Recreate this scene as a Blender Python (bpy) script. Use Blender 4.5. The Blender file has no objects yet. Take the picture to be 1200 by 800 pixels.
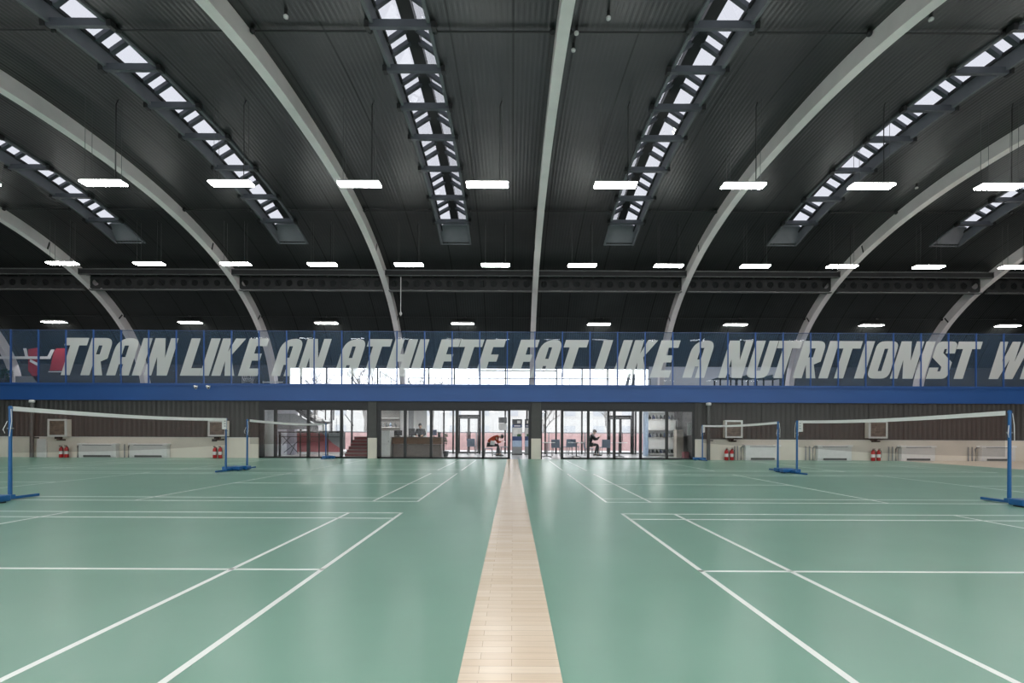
import bpy, bmesh, math, random
from mathutils import Vector, Matrix
random.seed(7)
SC = bpy.context.scene
COL = SC.collection
PI = math.pi

# ------------------------------------------------------------------ camera frame helpers
F, CX, CY, H = 600.0, 600.7, 508.5, 1.12      # focal length in px, vanishing point, eye height
ROLL = 0.0042
def W(px, py, Y):
    """photo pixel (1200x800) at depth Y -> (X, Z)"""
    dx, dy = px - CX, py - CY
    ux, uy = dx + ROLL * dy, dy - ROLL * dx
    return ux * Y / F, H - uy * Y / F
def WX(px, Y): return (px - CX) * Y / F
def WZ(py, Y): return H + (CY - py) * Y / F

# ------------------------------------------------------------------ materials
def mat(name, col, rough=0.6, metal=0.0, var=0.06, scale=6.0, bump=0.0, spec=0.5, stretch=None):
    m = bpy.data.materials.new(name); m.use_nodes = True
    nt = m.node_tree; N, L = nt.nodes, nt.links
    p = N['Principled BSDF']
    p.inputs['Roughness'].default_value = rough; p.inputs['Metallic'].default_value = metal
    p.inputs['Specular IOR Level'].default_value = spec
    tc = N.new('ShaderNodeTexCoord'); mp = N.new('ShaderNodeMapping')
    L.new(tc.outputs['Object'], mp.inputs['Vector'])
    if stretch: mp.inputs['Scale'].default_value = stretch
    nz = N.new('ShaderNodeTexNoise'); nz.inputs['Scale'].default_value = scale; nz.inputs['Detail'].default_value = 4
    L.new(mp.outputs['Vector'], nz.inputs['Vector'])
    rp = N.new('ShaderNodeValToRGB')
    a = [max(0, c * (1 - var)) for c in col]; b = [min(1, c * (1 + var)) for c in col]
    rp.color_ramp.elements[0].position = 0.3; rp.color_ramp.elements[1].position = 0.7
    rp.color_ramp.elements[0].color = (*a, 1); rp.color_ramp.elements[1].color = (*b, 1)
    L.new(nz.outputs['Fac'], rp.inputs['Fac']); L.new(rp.outputs['Color'], p.inputs['Base Color'])
    if bump:
        bp = N.new('ShaderNodeBump'); bp.inputs['Strength'].default_value = bump; bp.inputs['Distance'].default_value = 0.01
        L.new(nz.outputs['Fac'], bp.inputs['Height']); L.new(bp.outputs['Normal'], p.inputs['Normal'])
    return m

def emis(name, col, strength):
    m = bpy.data.materials.new(name); m.use_nodes = True
    nt = m.node_tree; N, L = nt.nodes, nt.links
    N.remove(N['Principled BSDF'])
    e = N.new('ShaderNodeEmission'); e.inputs['Color'].default_value = (*col, 1); e.inputs['Strength'].default_value = strength
    L.new(e.outputs[0], N['Material Output'].inputs['Surface'])
    return m

def glass(name, tint=(1, 1, 1), refl=0.06, film=0.0, film_col=(0.1, 0.2, 0.4), rough=0.02, transl=0.3):
    """thin clear sheet: see-through + a little mirror reflection, with an optional printed film"""
    m = bpy.data.materials.new(name); m.use_nodes = True
    nt = m.node_tree; N, L = nt.nodes, nt.links
    N.remove(N['Principled BSDF'])
    tr = N.new('ShaderNodeBsdfTransparent'); tr.inputs['Color'].default_value = (*tint, 1)
    gl = N.new('ShaderNodeBsdfGlossy'); gl.inputs['Roughness'].default_value = rough
    gl.inputs['Color'].default_value = (1, 1, 1, 1)
    lw = N.new('ShaderNodeLayerWeight'); lw.inputs['Blend'].default_value = 0.15
    mu = N.new('ShaderNodeMath'); mu.operation = 'MULTIPLY_ADD'
    mu.inputs[1].default_value = 0.35; mu.inputs[2].default_value = refl
    L.new(lw.outputs['Fresnel'], mu.inputs[0])
    mx = N.new('ShaderNodeMixShader'); L.new(mu.outputs[0], mx.inputs['Fac'])
    L.new(tr.outputs[0], mx.inputs[1]); L.new(gl.outputs[0], mx.inputs[2])
    out = mx.outputs[0]
    if film > 0:
        df = N.new('ShaderNodeBsdfDiffuse'); df.inputs['Color'].default_value = (*film_col, 1)
        tl = N.new('ShaderNodeBsdfTranslucent'); tl.inputs['Color'].default_value = (*film_col, 1)
        m1 = N.new('ShaderNodeMixShader'); m1.inputs['Fac'].default_value = transl
        L.new(df.outputs[0], m1.inputs[1]); L.new(tl.outputs[0], m1.inputs[2])
        m2 = N.new('ShaderNodeMixShader'); m2.inputs['Fac'].default_value = film
        L.new(out, m2.inputs[1]); L.new(m1.outputs[0], m2.inputs[2]); out = m2.outputs[0]
    L.new(out, N['Material Output'].inputs['Surface'])
    return m

def mat_mat():
    """green vinyl sports mat: satin sheen, faint scuffs and roll seams"""
    m = mat('green_sports_mat', (0.146, 0.308, 0.229), 0.27, 0, 0.05, 1.2)
    nt = m.node_tree; N, L = nt.nodes, nt.links; p = N['Principled BSDF']
    p.inputs['Specular IOR Level'].default_value = 0.62
    tc = N.new('ShaderNodeTexCoord')
    nz = N.new('ShaderNodeTexNoise'); nz.inputs['Scale'].default_value = 900; nz.inputs['Detail'].default_value = 2
    L.new(tc.outputs['Object'], nz.inputs['Vector'])
    bp = N.new('ShaderNodeBump'); bp.inputs['Strength'].default_value = 0.05; bp.inputs['Distance'].default_value = 0.002
    L.new(nz.outputs['Fac'], bp.inputs['Height']); L.new(bp.outputs['Normal'], p.inputs['Normal'])
    n2 = N.new('ShaderNodeTexNoise'); n2.inputs['Scale'].default_value = 0.8; n2.inputs['Detail'].default_value = 6
    L.new(tc.outputs['Object'], n2.inputs['Vector'])
    mr = N.new('ShaderNodeMapRange'); mr.inputs['To Min'].default_value = 0.285; mr.inputs['To Max'].default_value = 0.315
    L.new(n2.outputs['Fac'], mr.inputs['Value']); L.new(mr.outputs['Result'], p.inputs['Roughness'])
    return m

def mat_wood(name, c1, c2, cm, rough=0.3):
    m = bpy.data.materials.new(name); m.use_nodes = True
    nt = m.node_tree; N, L = nt.nodes, nt.links; p = N['Principled BSDF']
    tc = N.new('ShaderNodeTexCoord')
    br = N.new('ShaderNodeTexBrick'); br.inputs['Scale'].default_value = 1.0
    br.inputs['Brick Width'].default_value = 0.42; br.inputs['Row Height'].default_value = 0.075
    br.inputs['Mortar Size'].default_value = 0.0012; br.inputs['Mortar Smooth'].default_value = 0.2
    br.inputs['Color1'].default_value = (*c1, 1); br.inputs['Color2'].default_value = (*c2, 1); br.inputs['Mortar'].default_value = (*cm, 1)
    br.offset = 0.37
    L.new(tc.outputs['Object'], br.inputs['Vector'])
    mp = N.new('ShaderNodeMapping'); mp.inputs['Scale'].default_value = (2.5, 40, 1)
    L.new(tc.outputs['Object'], mp.inputs['Vector'])
    nz = N.new('ShaderNodeTexNoise'); nz.inputs['Scale'].default_value = 1.5; nz.inputs['Detail'].default_value = 5
    L.new(mp.outputs['Vector'], nz.inputs['Vector'])
    mx = N.new('ShaderNodeMix'); mx.data_type = 'RGBA'; mx.blend_type = 'MULTIPLY'; mx.inputs['Factor'].default_value = 0.18
    L.new(br.outputs['Color'], mx.inputs['A']); L.new(nz.outputs['Fac'], mx.inputs['B'])
    L.new(mx.outputs['Result'], p.inputs['Base Color'])
    p.inputs['Roughness'].default_value = rough
    return m

def mat_ribbed(name, col, pitch, rough, metal, axis='X', strength=0.6, var=0.12, seam=0.0, spec=0.5):
    """profiled metal sheet: trapezoid ribs by bump, optional wider dark panel joints"""
    m = mat(name, col, rough, metal, var, 0.35, spec=spec)
    nt = m.node_tree; N, L = nt.nodes, nt.links; p = N['Principled BSDF']
    tc = N.new('ShaderNodeTexCoord')
    wv = N.new('ShaderNodeTexWave'); wv.bands_direction = axis; wv.wave_profile = 'SIN'
    wv.inputs['Scale'].default_value = 2 * PI / pitch / 20.0
    wv.inputs['Distortion'].default_value = 0
    L.new(tc.outputs['Object'], wv.inputs['Vector'])
    rp = N.new('ShaderNodeValToRGB'); rp.color_ramp.elements[0].position = 0.25; rp.color_ramp.elements[1].position = 0.75
    L.new(wv.outputs['Fac'], rp.inputs['Fac'])
    bp = N.new('ShaderNodeBump'); bp.inputs['Strength'].default_value = strength; bp.inputs['Distance'].default_value = 0.03
    L.new(rp.outputs['Color'], bp.inputs['Height']); L.new(bp.outputs['Normal'], p.inputs['Normal'])
    if seam:
        w2 = N.new('ShaderNodeTexWave'); w2.bands_direction = axis; w2.wave_profile = 'SAW'
        w2.inputs['Scale'].default_value = 2 * PI / seam / 20.0
        L.new(tc.outputs['Object'], w2.inputs['Vector'])
        r2 = N.new('ShaderNodeValToRGB'); r2.color_ramp.interpolation = 'CONSTANT'
        r2.color_ramp.elements[0].color = (1, 1, 1, 1); r2.color_ramp.elements[1].position = 0.965; r2.color_ramp.elements[1].color = (0.5, 0.5, 0.5, 1)
        L.new(w2.outputs['Fac'], r2.inputs['Fac'])
        old = p.inputs['Base Color'].links[0].from_socket
        mx = N.new('ShaderNodeMix'); mx.data_type = 'RGBA'; mx.blend_type = 'MULTIPLY'; mx.inputs['Factor'].default_value = 1.0
        L.new(old, mx.inputs['A']); L.new(r2.outputs['Color'], mx.inputs['B']); L.new(mx.outputs['Result'], p.inputs['Base Color'])
    return m

def mat_net():
    m = bpy.data.materials.new('net_mesh_brown'); m.use_nodes = True
    nt = m.node_tree; N, L = nt.nodes, nt.links; p = N['Principled BSDF']
    p.inputs['Base Color'].default_value = (0.10, 0.035, 0.022, 1); p.inputs['Roughness'].default_value = 0.8
    tr = N.new('ShaderNodeBsdfTransparent'); mx = N.new('ShaderNodeMixShader')
    mx.inputs['Fac'].default_value = 0.30
    L.new(tr.outputs[0], mx.inputs[1]); L.new(p.outputs[0], mx.inputs[2])
    L.new(mx.outputs[0], N['Material Output'].inputs['Surface'])
    return m

M = dict(
    floor=mat_mat(),
    line=mat('court_line_white', (0.80, 0.83, 0.80), 0.35, 0, 0.03, 3),
    strip=mat_wood('maple_strip', (0.84, 0.72, 0.57), (0.76, 0.62, 0.46), (0.46, 0.35, 0.25), 0.22),
    sidefloor=mat_wood('maple_floor', (0.72, 0.60, 0.48), (0.66, 0.54, 0.42), (0.45, 0.36, 0.26), 0.35),
    deck=mat_ribbed('dark_roof_sheet', (0.080, 0.087, 0.085), 0.125, 0.35, 0.88, 'X', 0.22, 0.16, 1.46),
    rib=mat('white_rib_paint', (0.82, 0.77, 0.765), 0.5, 0, 0.06, 1.5),
    joint=mat('dark_joint', (0.03, 0.03, 0.03), 0.7),
    steel=mat('slate_steel', (0.088, 0.096, 0.112), 0.45, 0.3, 0.10, 3),
    steel_d=mat('black_steel', (0.022, 0.023, 0.024), 0.5, 0.2, 0.1, 4),
    well=mat('slate_skylight_upstand', (0.135, 0.142, 0.158), 0.6, 0, 0.12, 1.5),
    black=mat('black_paint', (0.012, 0.012, 0.012), 0.6),
    frame=mat('charcoal_frame', (0.020, 0.021, 0.022), 0.45, 0.2, 0.1),
    purlin=mat('dark_purlin', (0.016, 0.017, 0.018), 0.5, 0.3, 0.12),
    rail=mat('grey_rail', (0.15, 0.155, 0.155), 0.4, 0.5, 0.08),
    blue=mat('blue_fascia_paint', (0.016, 0.078, 0.265), 0.42, 0, 0.08, 0.4),
    navyrail=mat('navy_rail', (0.03, 0.06, 0.14), 0.4),
    bluepost=mat('blue_post_paint', (0.018, 0.075, 0.25), 0.4, 0.1, 0.08),
    netblue=mat('blue_net_post', (0.005, 0.095, 0.275), 0.35, 0.1, 0.08),
    corr=mat_ribbed('dark_wall_sheet', (0.056, 0.053, 0.051), 0.22, 0.55, 0.0, 'X', 0.5, 0.08, 1.6),
    cream=mat('cream_wall_paint', (0.68, 0.635, 0.555), 0.7, 0, 0.05, 1),
    column=mat('grey_column_paint', (0.065, 0.065, 0.063), 0.65, 0, 0.06),
    darkwall=mat('dark_wall_paint', (0.035, 0.038, 0.042), 0.8, 0, 0.08),
    greywall=mat('pale_grey_wall', (0.42, 0.44, 0.48), 0.8, 0, 0.05),
    white=mat('white_paint', (0.78, 0.78, 0.77), 0.5, 0, 0.03),
    offwhite=mat('offwhite_metal', (0.66, 0.66, 0.65), 0.45, 0, 0.04),
    offgrey=mat('pale_window_grey', (0.33, 0.34, 0.36), 0.5),
    grey=mat('mid_grey', (0.25, 0.26, 0.27), 0.55, 0, 0.06),
    greyd=mat('dark_grey', (0.09, 0.095, 0.10), 0.6, 0, 0.06),
    pipe=mat('grey_pipe', (0.10, 0.10, 0.098), 0.5, 0.1, 0.08),
    brownglass=mat('brown_mesh_panel', (0.16, 0.12, 0.09), 0.3, 0, 0.5, 5),
    red=mat('red_paint', (0.42, 0.012, 0.014), 0.35, 0, 0.08),
    redfence=mat('red_fence', (0.72, 0.46, 0.45), 0.7, 0, 0.15, 2),
    redstep=mat('red_step', (0.16, 0.02, 0.022), 0.5, 0, 0.12),
    redwall=mat('crimson_wall', (0.36, 0.02, 0.035), 0.7, 0, 0.1),
    wood=mat('brown_wood', (0.17, 0.095, 0.055), 0.5, 0, 0.25, 3, stretch=(1, 1, 8)),
    taupe=mat('taupe_panel', (0.17, 0.135, 0.12), 0.5, 0, 0.08),
    tile=mat('pale_tile', (0.50, 0.51, 0.51), 0.25, 0, 0.05, 2),
    ext=mat('pale_paving', (0.36, 0.36, 0.36), 0.9, 0, 0.06, 0.5),
    bark=mat('grey_bark', (0.17, 0.16, 0.15), 0.9, 0, 0.2),
    render=mat('pale_render', (0.42, 0.41, 0.40), 0.9, 0, 0.06, 0.3),
    green=mat('leaf_green', (0.03, 0.09, 0.03), 0.6, 0, 0.3, 8),
    tgreen=mat('dark_table_green', (0.02, 0.045, 0.045), 0.5, 0, 0.1),
    orange=mat('orange_red_fabric', (0.42, 0.055, 0.018), 0.85, 0, 0.15, 10),
    blackcloth=mat('black_fabric', (0.018, 0.022, 0.024), 0.9, 0, 0.2, 10),
    darkcloth=mat('dark_grey_fabric', (0.06, 0.065, 0.07), 0.9, 0, 0.2, 10),
    skin=mat('skin', (0.50, 0.31, 0.22), 0.5, 0, 0.05, 20),
    hair=mat('black_hair', (0.012, 0.010, 0.009), 0.5, 0, 0.2, 20),
    bluecloth=mat('blue_grey_shell', (0.16, 0.20, 0.26), 0.6, 0, 0.08),
    navy=mat('navy_print', (0.03, 0.06, 0.17), 0.4, 0, 0.1),
    sky=mat('pale_blue_print', (0.36, 0.47, 0.62), 0.4, 0, 0.1),
    pane=glass('clear_pane', (0.97, 0.98, 0.98), 0.012),
    fillpane=glass('fill_window_pane', (0.80, 0.80, 0.80), 0.012),
    roofpane=glass('opal_roof_pane', (0.205, 0.208, 0.222), 0.03),
    balus=glass('blue_filmed_pane', (0.93, 0.95, 0.98), 0.006, 0.30, (0.085, 0.150, 0.250), 0.02, 0.25),
    letter=glass('frosted_letter_film', (0.95, 0.96, 0.98), 0.005, 0.60, (0.88, 0.90, 0.87), 0.3, 0.15),
    net=mat_net(),
    lobbyfill=emis('lobby_fill_panel', (1.0, 0.98, 0.95), 32.0),
    lamp=emis('led_diffuser', (1.0, 0.985, 0.955), 56.0),
    )

# ------------------------------------------------------------------ mesh builder
class MB:
    def __init__(s): s.v, s.f, s.mi, s.sm = [], [], [], []
    def add(s, vs, fs, mi=0, smooth=False):
        b = len(s.v); s.v += [tuple(v) for v in vs]
        for f in fs: s.f.append([b + i for i in f]); s.mi.append(mi); s.sm.append(smooth)
        return s
    def box(s, x0, x1, y0, y1, z0, z1, mi=0, c=0.0):
        if x0 > x1: x0, x1 = x1, x0
        if y0 > y1: y0, y1 = y1, y0
        if z0 > z1: z0, z1 = z1, z0
        if c > 0:
            c = min(c, (x1-x0)*.45, (y1-y0)*.45, (z1-z0)*.45)
            bm = bmesh.new(); bmesh.ops.create_cube(bm, size=1)
            for v in bm.verts: v.co = Vector(((x0+x1)/2 + v.co.x*(x1-x0), (y0+y1)/2 + v.co.y*(y1-y0), (z0+z1)/2 + v.co.z*(z1-z0)))
            bmesh.ops.bevel(bm, geom=bm.edges[:], offset=c, segments=2, affect='EDGES', profile=0.5)
            bm.verts.index_update()
            s.add([v.co for v in bm.verts], [[v.index for v in f.verts] for f in bm.faces], mi); bm.free()
            return s
        vs = [(x0,y0,z0),(x1,y0,z0),(x1,y1,z0),(x0,y1,z0),(x0,y0,z1),(x1,y0,z1),(x1,y1,z1),(x0,y1,z1)]
        return s.add(vs, [(0,3,2,1),(4,5,6,7),(0,1,5,4),(1,2,6,5),(2,3,7,6),(3,0,4,7)], mi)
    def hexa(s, lo, hi, mi=0):
        """8-corner solid from two matching quads"""
        return s.add(list(lo) + list(hi), [(0,3,2,1),(4,5,6,7),(0,1,5,4),(1,2,6,5),(2,3,7,6),(3,0,4,7)], mi)
    def bar(s, p, q, r, r2=None, n=8, mi=0):
        return s.tube([p, q], [r, r if r2 is None else r2], n, mi)
    def tube(s, pts, rad, n=8, mi=0, closed=False):
        pts = [Vector(p) for p in pts]
        if not isinstance(rad, (list, tuple)): rad = [rad] * len(pts)
        rings = []
        for i, p in enumerate(pts):
            a = pts[max(0, i-1)]; b = pts[min(len(pts)-1, i+1)]
            t = (b - a); t = t.normalized() if t.length > 1e-9 else Vector((0,0,1))
            u = t.cross(Vector((0,0,1)))
            if u.length < 1e-3: u = t.cross(Vector((1,0,0)))
            u.normalize(); w = u.cross(t)
            rings.append([p + (u*math.cos(2*PI*k/n) + w*math.sin(2*PI*k/n)) * rad[i] for k in range(n)])
        vs = [v for r in rings for v in r]; fs = []
        for i in range(len(rings)-1):
            for k in range(n):
                fs.append((i*n+k, (i+1)*n+k, (i+1)*n+(k+1)%n, i*n+(k+1)%n))
        s.add(vs, fs, mi, True)
        b = len(vs)
        s.add(rings[0], [list(range(n))], mi); s.add(rings[-1], [list(range(n))[::-1]], mi)
        return s
    def lathe(s, cx, cy, prof, n=16, mi=0):
        vs = []; fs = []
        for (r, z) in prof:
            for k in range(n): vs.append((cx + r*math.cos(2*PI*k/n), cy + r*math.sin(2*PI*k/n), z))
        for i in range(len(prof)-1):
            for k in range(n): fs.append((i*n+k, i*n+(k+1)%n, (i+1)*n+(k+1)%n, (i+1)*n+k))
        s.add(vs, fs, mi, True)
        return s
    def ball(s, c, r, mi=0, n=12, m=8):
        if not isinstance(r, (tuple, list)): r = (r, r, r)
        vs, fs = [], []
        for i in range(m+1):
            a = PI*i/m
            for k in range(n):
                b = 2*PI*k/n
                vs.append((c[0]+r[0]*math.sin(a)*math.cos(b), c[1]+r[1]*math.sin(a)*math.sin(b), c[2]+r[2]*math.cos(a)))
        for i in range(m):
            for k in range(n): fs.append((i*n+k, (i+1)*n+k, (i+1)*n+(k+1)%n, i*n+(k+1)%n))
        return s.add(vs, fs, mi, True)
    def prism(s, poly, axis, a, b, mi=0):
        """extrude a 2D polygon: axis 'Y' -> poly in (x,z); 'X' -> (y,z); 'Z' -> (x,y)"""
        def P(u, v, t): return {'Y': (u, t, v), 'X': (t, u, v), 'Z': (u, v, t)}[axis]
        n = len(poly)
        vs = [P(u, v, a) for u, v in poly] + [P(u, v, b) for u, v in poly]
        return s.add(vs, [list(range(n))[::-1], list(range(n, 2*n))] + [(i, (i+1)%n, n+(i+1)%n, n+i) for i in range(n)], mi)
    def build(s, name, mats, parent=None, org=None):
        me = bpy.data.meshes.new(name)
        o3 = Vector(org) if org else Vector((0,0,0))
        me.from_pydata([tuple(Vector(v) - o3) for v in s.v], [], s.f)
        if not isinstance(mats, (list, tuple)): mats = [mats]
        for m in mats: me.materials.append(m)
        for i, p in enumerate(me.polygons): p.material_index = s.mi[i]; p.use_smooth = s.sm[i]
        me.update()
        bm = bmesh.new(); bm.from_mesh(me); bmesh.ops.recalc_face_normals(bm, faces=bm.faces[:]); bm.to_mesh(me); bm.free()
        o = bpy.data.objects.new(name, me); COL.objects.link(o)
        if org: o.location = org
        if parent is not None:
            o.parent = parent
        return o

def tag(o, label=None, cat=None, group=None, kind=None):
    if label: o['label'] = label
    if cat: o['category'] = cat
    if group: o['group'] = group
    if kind: o['kind'] = kind
    return o
def empty(name, label, cat, loc=(0,0,0), rz=0.0, group=None):
    o = bpy.data.objects.new(name, None); COL.objects.link(o)
    o.location = loc; o.rotation_euler = (0, 0, rz)
    return tag(o, label, cat, group)
def copy_tree(o, parent=None):
    c = o.copy(); COL.objects.link(c)
    if parent is not None: c.parent = parent
    for ch in [x for x in bpy.data.objects if x.parent == o]: copy_tree(ch, c)
    return c
def structure(o): return tag(o, kind='structure')

# ------------------------------------------------------------------ the place
YW = 23.0            # hall-side face of the glazed wall
YE = 28.9            # outer glazed wall
BAY = 7.30
RX = 1.075           # the rib nearest the hall's axis
XL, XR = -33.0, 33.0
YR = -2.0            # rear wall
D = 0.48             # rib depth: roof sheet sits this far above the rib's lower face

# rib profile (Y, Z) of the lower face, from the rear wall to the far springing
Z0, AH, AV, HB, EXP = 15.48, 13.43, 7.456, 2.71, 2.2
def rib_raw():
    pts = []
    for i in range(0, 4001):
        th = PI/2 * (1 - i/4000) if False else PI/2 * i/4000
        pts.append((Z0 + AH*math.cos(th)**(2/EXP), HB + AV*math.sin(th)**(2/EXP)))
    pts = pts[::-1]                                   # crown -> far springing
    near = []
    y = Z0
    while y > 9.0:
        near.append((y, HB + AV*(1-abs((y-Z0)/AH)**EXP)**(1/EXP))); y -= 0.02
    ye, ze = near[-1]
    while y > YR:
        near.append((y, ze - (ye-y)*0.36)); y -= 0.05
    return near[::-1][:-1] + pts
RAW = rib_raw()
def resample(pts, step):
    out = [pts[0]]; acc = 0
    for a, b in zip(pts, pts[1:]):
        acc += math.hypot(b[0]-a[0], b[1]-a[1])
        if acc >= step: out.append(b); acc = 0
    if out[-1] != pts[-1]: out.append(pts[-1])
    return out
PROF = resample(RAW, 0.10)
def normals(p):
    n = []
    for i in range(len(p)):
        a = p[max(0, i-1)]; b = p[min(len(p)-1, i+1)]
        t = (b[0]-a[0], b[1]-a[1]); l = math.hypot(*t) or 1
        n.append((-t[1]/l, t[0]/l))
    return n
NORM = normals(PROF)
def off(i, n): return (PROF[i][0] + NORM[i][0]*n, PROF[i][1] + NORM[i][1]*n)
S = [0.0]
for a, b in zip(PROF, PROF[1:]): S.append(S[-1] + math.hypot(b[0]-a[0], b[1]-a[1]))
def at(s, n):
    """point (Y, Z) at arc length s, n metres above the rib's lower face"""
    lo = 0
    while lo < len(S)-2 and S[lo+1] < s: lo += 1
    t = (s - S[lo]) / (S[lo+1]-S[lo])
    a, b = off(lo, n), off(lo+1, n)
    return (a[0]+(b[0]-a[0])*t, a[1]+(b[1]-a[1])*t)
def s_of_py(py, n):
    """arc length where the sight line through image row py meets the surface n above the rib face"""
    prev = None
    for i in range(len(S)-1, 0, -1):
        y, z = off(i, n)
        if y < 4: break
        d = z - WZ(py, y)
        if prev is not None and prev * d <= 0: return S[i]
        prev = d
    return S[-1]
def s_of_Y(y, n=D):
    for i in range(len(S)-1, 0, -1):
        if off(i, n)[0] <= y: return S[i]
    return 0
def roof_z(y): return at(s_of_Y(y), D)[1]

def idx(s0, s1, step=1):
    ids = [i for i in range(len(S)) if s0 <= S[i] <= s1]
    return ids[::step] if ids[-1] == ids[::step][-1] else ids[::step] + [ids[-1]]
def arc_box(mb, x0, x1, n0, n1, s0, s1, step=3, mi=0):
    """box section swept along the vault"""
    ids = idx(s0, s1, step)
    vs, fs = [], []
    for i in ids:
        a, b = off(i, n0), off(i, n1)
        vs += [(x0, *a), (x1, *a), (x1, *b), (x0, *b)]
    for k in range(len(ids)-1):
        for e in range(4):
            fs.append((4*k+e, 4*k+(e+1)%4, 4*k+4+(e+1)%4, 4*k+4+e))
    fs += [(0,1,2,3), tuple(4*(len(ids)-1)+q for q in (3,2,1,0))]
    return mb.add(vs, fs, mi)

# ---- roof sheet, with a slot left for each skylight
SKY_K = [-3, -2, -1, 0, 1, 2]
SKYX = [RX + BAY/2 + k*BAY for k in SKY_K]
SW = 0.60                                            # half width of the slot
S_SLOT1 = s_of_py(286.0, D)                          # far end of the slots, seen at this row
S_SLOT0 = s_of_Y(7.6)
S_ROOF1 = max(i for i in range(len(S)) if off(i, D)[1] > 4.95)
S_ROOF1 = S[S_ROOF1]
xs = [XL]
for x in SKYX: xs += [x-SW, x+SW]
xs += [XR]
mb = MB()
for j in range(len(xs)-1):
    slot = j % 2 == 1
    ids = idx(0, S_ROOF1, 3)
    for a, b in zip(ids, ids[1:]):
        if slot and S[a] >= S_SLOT0-0.2 and S[b] <= S_SLOT1+0.05: continue
        pa, pb = off(a, D), off(b, D)
        mb.add([(xs[j], *pa), (xs[j+1], *pa), (xs[j+1], *pb), (xs[j], *pb)], [(0,1,2,3)], 0, True)
structure(mb.build('ceiling', M['deck']))

# ---- floor
mb = MB(); mb.box(XL, -0.245, YR, YW, -0.06, 0); mb.box(0.232, 17.2, YR, YW, -0.06, 0)
structure(mb.build('floor', M['floor']))
mb = MB(); mb.box(-0.245, 0.232, YR, YW, -0.06, -0.001)
structure(mb.build('floor_strip', M['strip']))
mb = MB(); mb.box(17.2, XR, YR, YW, -0.06, -0.001)
structure(mb.build('floor_border', M['sidefloor']))
mb = MB(); mb.box(-12.2, 8.6, YW, YE+0.1, -0.06, -0.0005)
structure(mb.build('floor_lobby', M['tile']))
mb = MB(); mb.box(-90, 90, YE+0.1, 160, -0.08, -0.02)
structure(mb.build('ground_exterior', M['ext']))

# ---- court markings: three courts deep on both sides of the wood strip
LW, LZ = 0.04, 0.0016
def court(sgn, x_in, y0, far_seen=True):
    mb = MB()
    def L(xa, xb, ya, yb):
        a, b = sorted((sgn*xa, sgn*xb)); mb.box(a, b, ya, yb, 0.0002, LZ)
    def vx(x, ya, yb): L(x, x+LW, ya, yb)
    y1 = y0 + 6.10; x0 = x_in; x1 = x_in + 13.40
    for y in (y0, y0+0.46, y1-0.46-LW, y1-LW): L(x0, x1, y, y+LW)
    for x in (x0, x0+0.74, x1-0.74-LW, x1-LW, x0+4.68, x1-4.68-LW): vx(x, y0, y1)
    ym = (y0+y1)/2
    L(x0, x0+4.70, ym-LW/2, ym+LW/2); L(x1-4.70, x1, ym-LW/2, ym+LW/2)
    return structure(mb.build('floor_court_lines', M['line']))
for i in range(3):
    court(-1, 1.545, 1.16 + 7.29*i); court(1, 1.535, 1.16 + 7.29*i)
mb = MB(); mb.box(-15.95, -15.90, YR, YW, 0.0002, LZ); structure(mb.build('floor_edge_line', M['line']))

# ---- walls of the hall
Z_FAS0, Z_FAS1 = 2.57, 3.29
ZC = 0.925
def side_wall(name, x0, x1):
    mb = MB(); mb.box(x0, x1, YW, YW+0.18, ZC, Z_FAS0); structure(mb.build('wall_back_' + name, M['corr']))
    mb = MB(); mb.box(x0, x1, YW-0.05, YW+0.18, 0, ZC-0.02); mb.box(x0, x1, YW-0.065, YW, ZC-0.02, ZC, 1)
    structure(mb.build('wall_back_lower_' + name, [M['cream'], M['offwhite']]))
side_wall('west', XL, -11.40); side_wall('east', 8.19, XR)
mb = MB(); mb.box(XL-0.2, XL, YR, YE+0.6, 0, 11.5); structure(mb.build('wall_west', M['darkwall']))
mb = MB(); mb.box(XR, XR+0.2, YR, YE+0.6, 0, 11.5); structure(mb.build('wall_east', M['darkwall']))
RWX, RZ0, RZ1 = 31.0, 0.9, 5.9
mb = MB(); mb.box(XL, -RWX, YR-0.2, YR, 0, 7.2); mb.box(RWX, XR, YR-0.2, YR, 0, 7.2); mb.box(-RWX, RWX, YR-0.2, YR, 0, RZ0); mb.box(-RWX, RWX, YR-0.2, YR, RZ1, 7.2)
structure(mb.build('wall_rear', M['greywall']))
mb = MB()
for k in range(32):
    x = -RWX + 2*k; mb.box(x-0.04, x+0.04, YR-0.15, YR-0.05, RZ0, RZ1)
mb.box(-RWX, RWX, YR-0.15, YR-0.05, RZ0, RZ0+0.08); mb.box(-RWX, RWX, YR-0.15, YR-0.05, RZ1-0.08, RZ1)
wr = structure(mb.build('window_fill', M['frame']))  # unseen window band added behind the camera to brighten ribs and walls
mb = MB(); mb.box(-RWX, RWX, YR-0.105, YR-0.095, RZ0+0.05, RZ1-0.05); mb.build('pane', M['fillpane'], wr)

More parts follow.
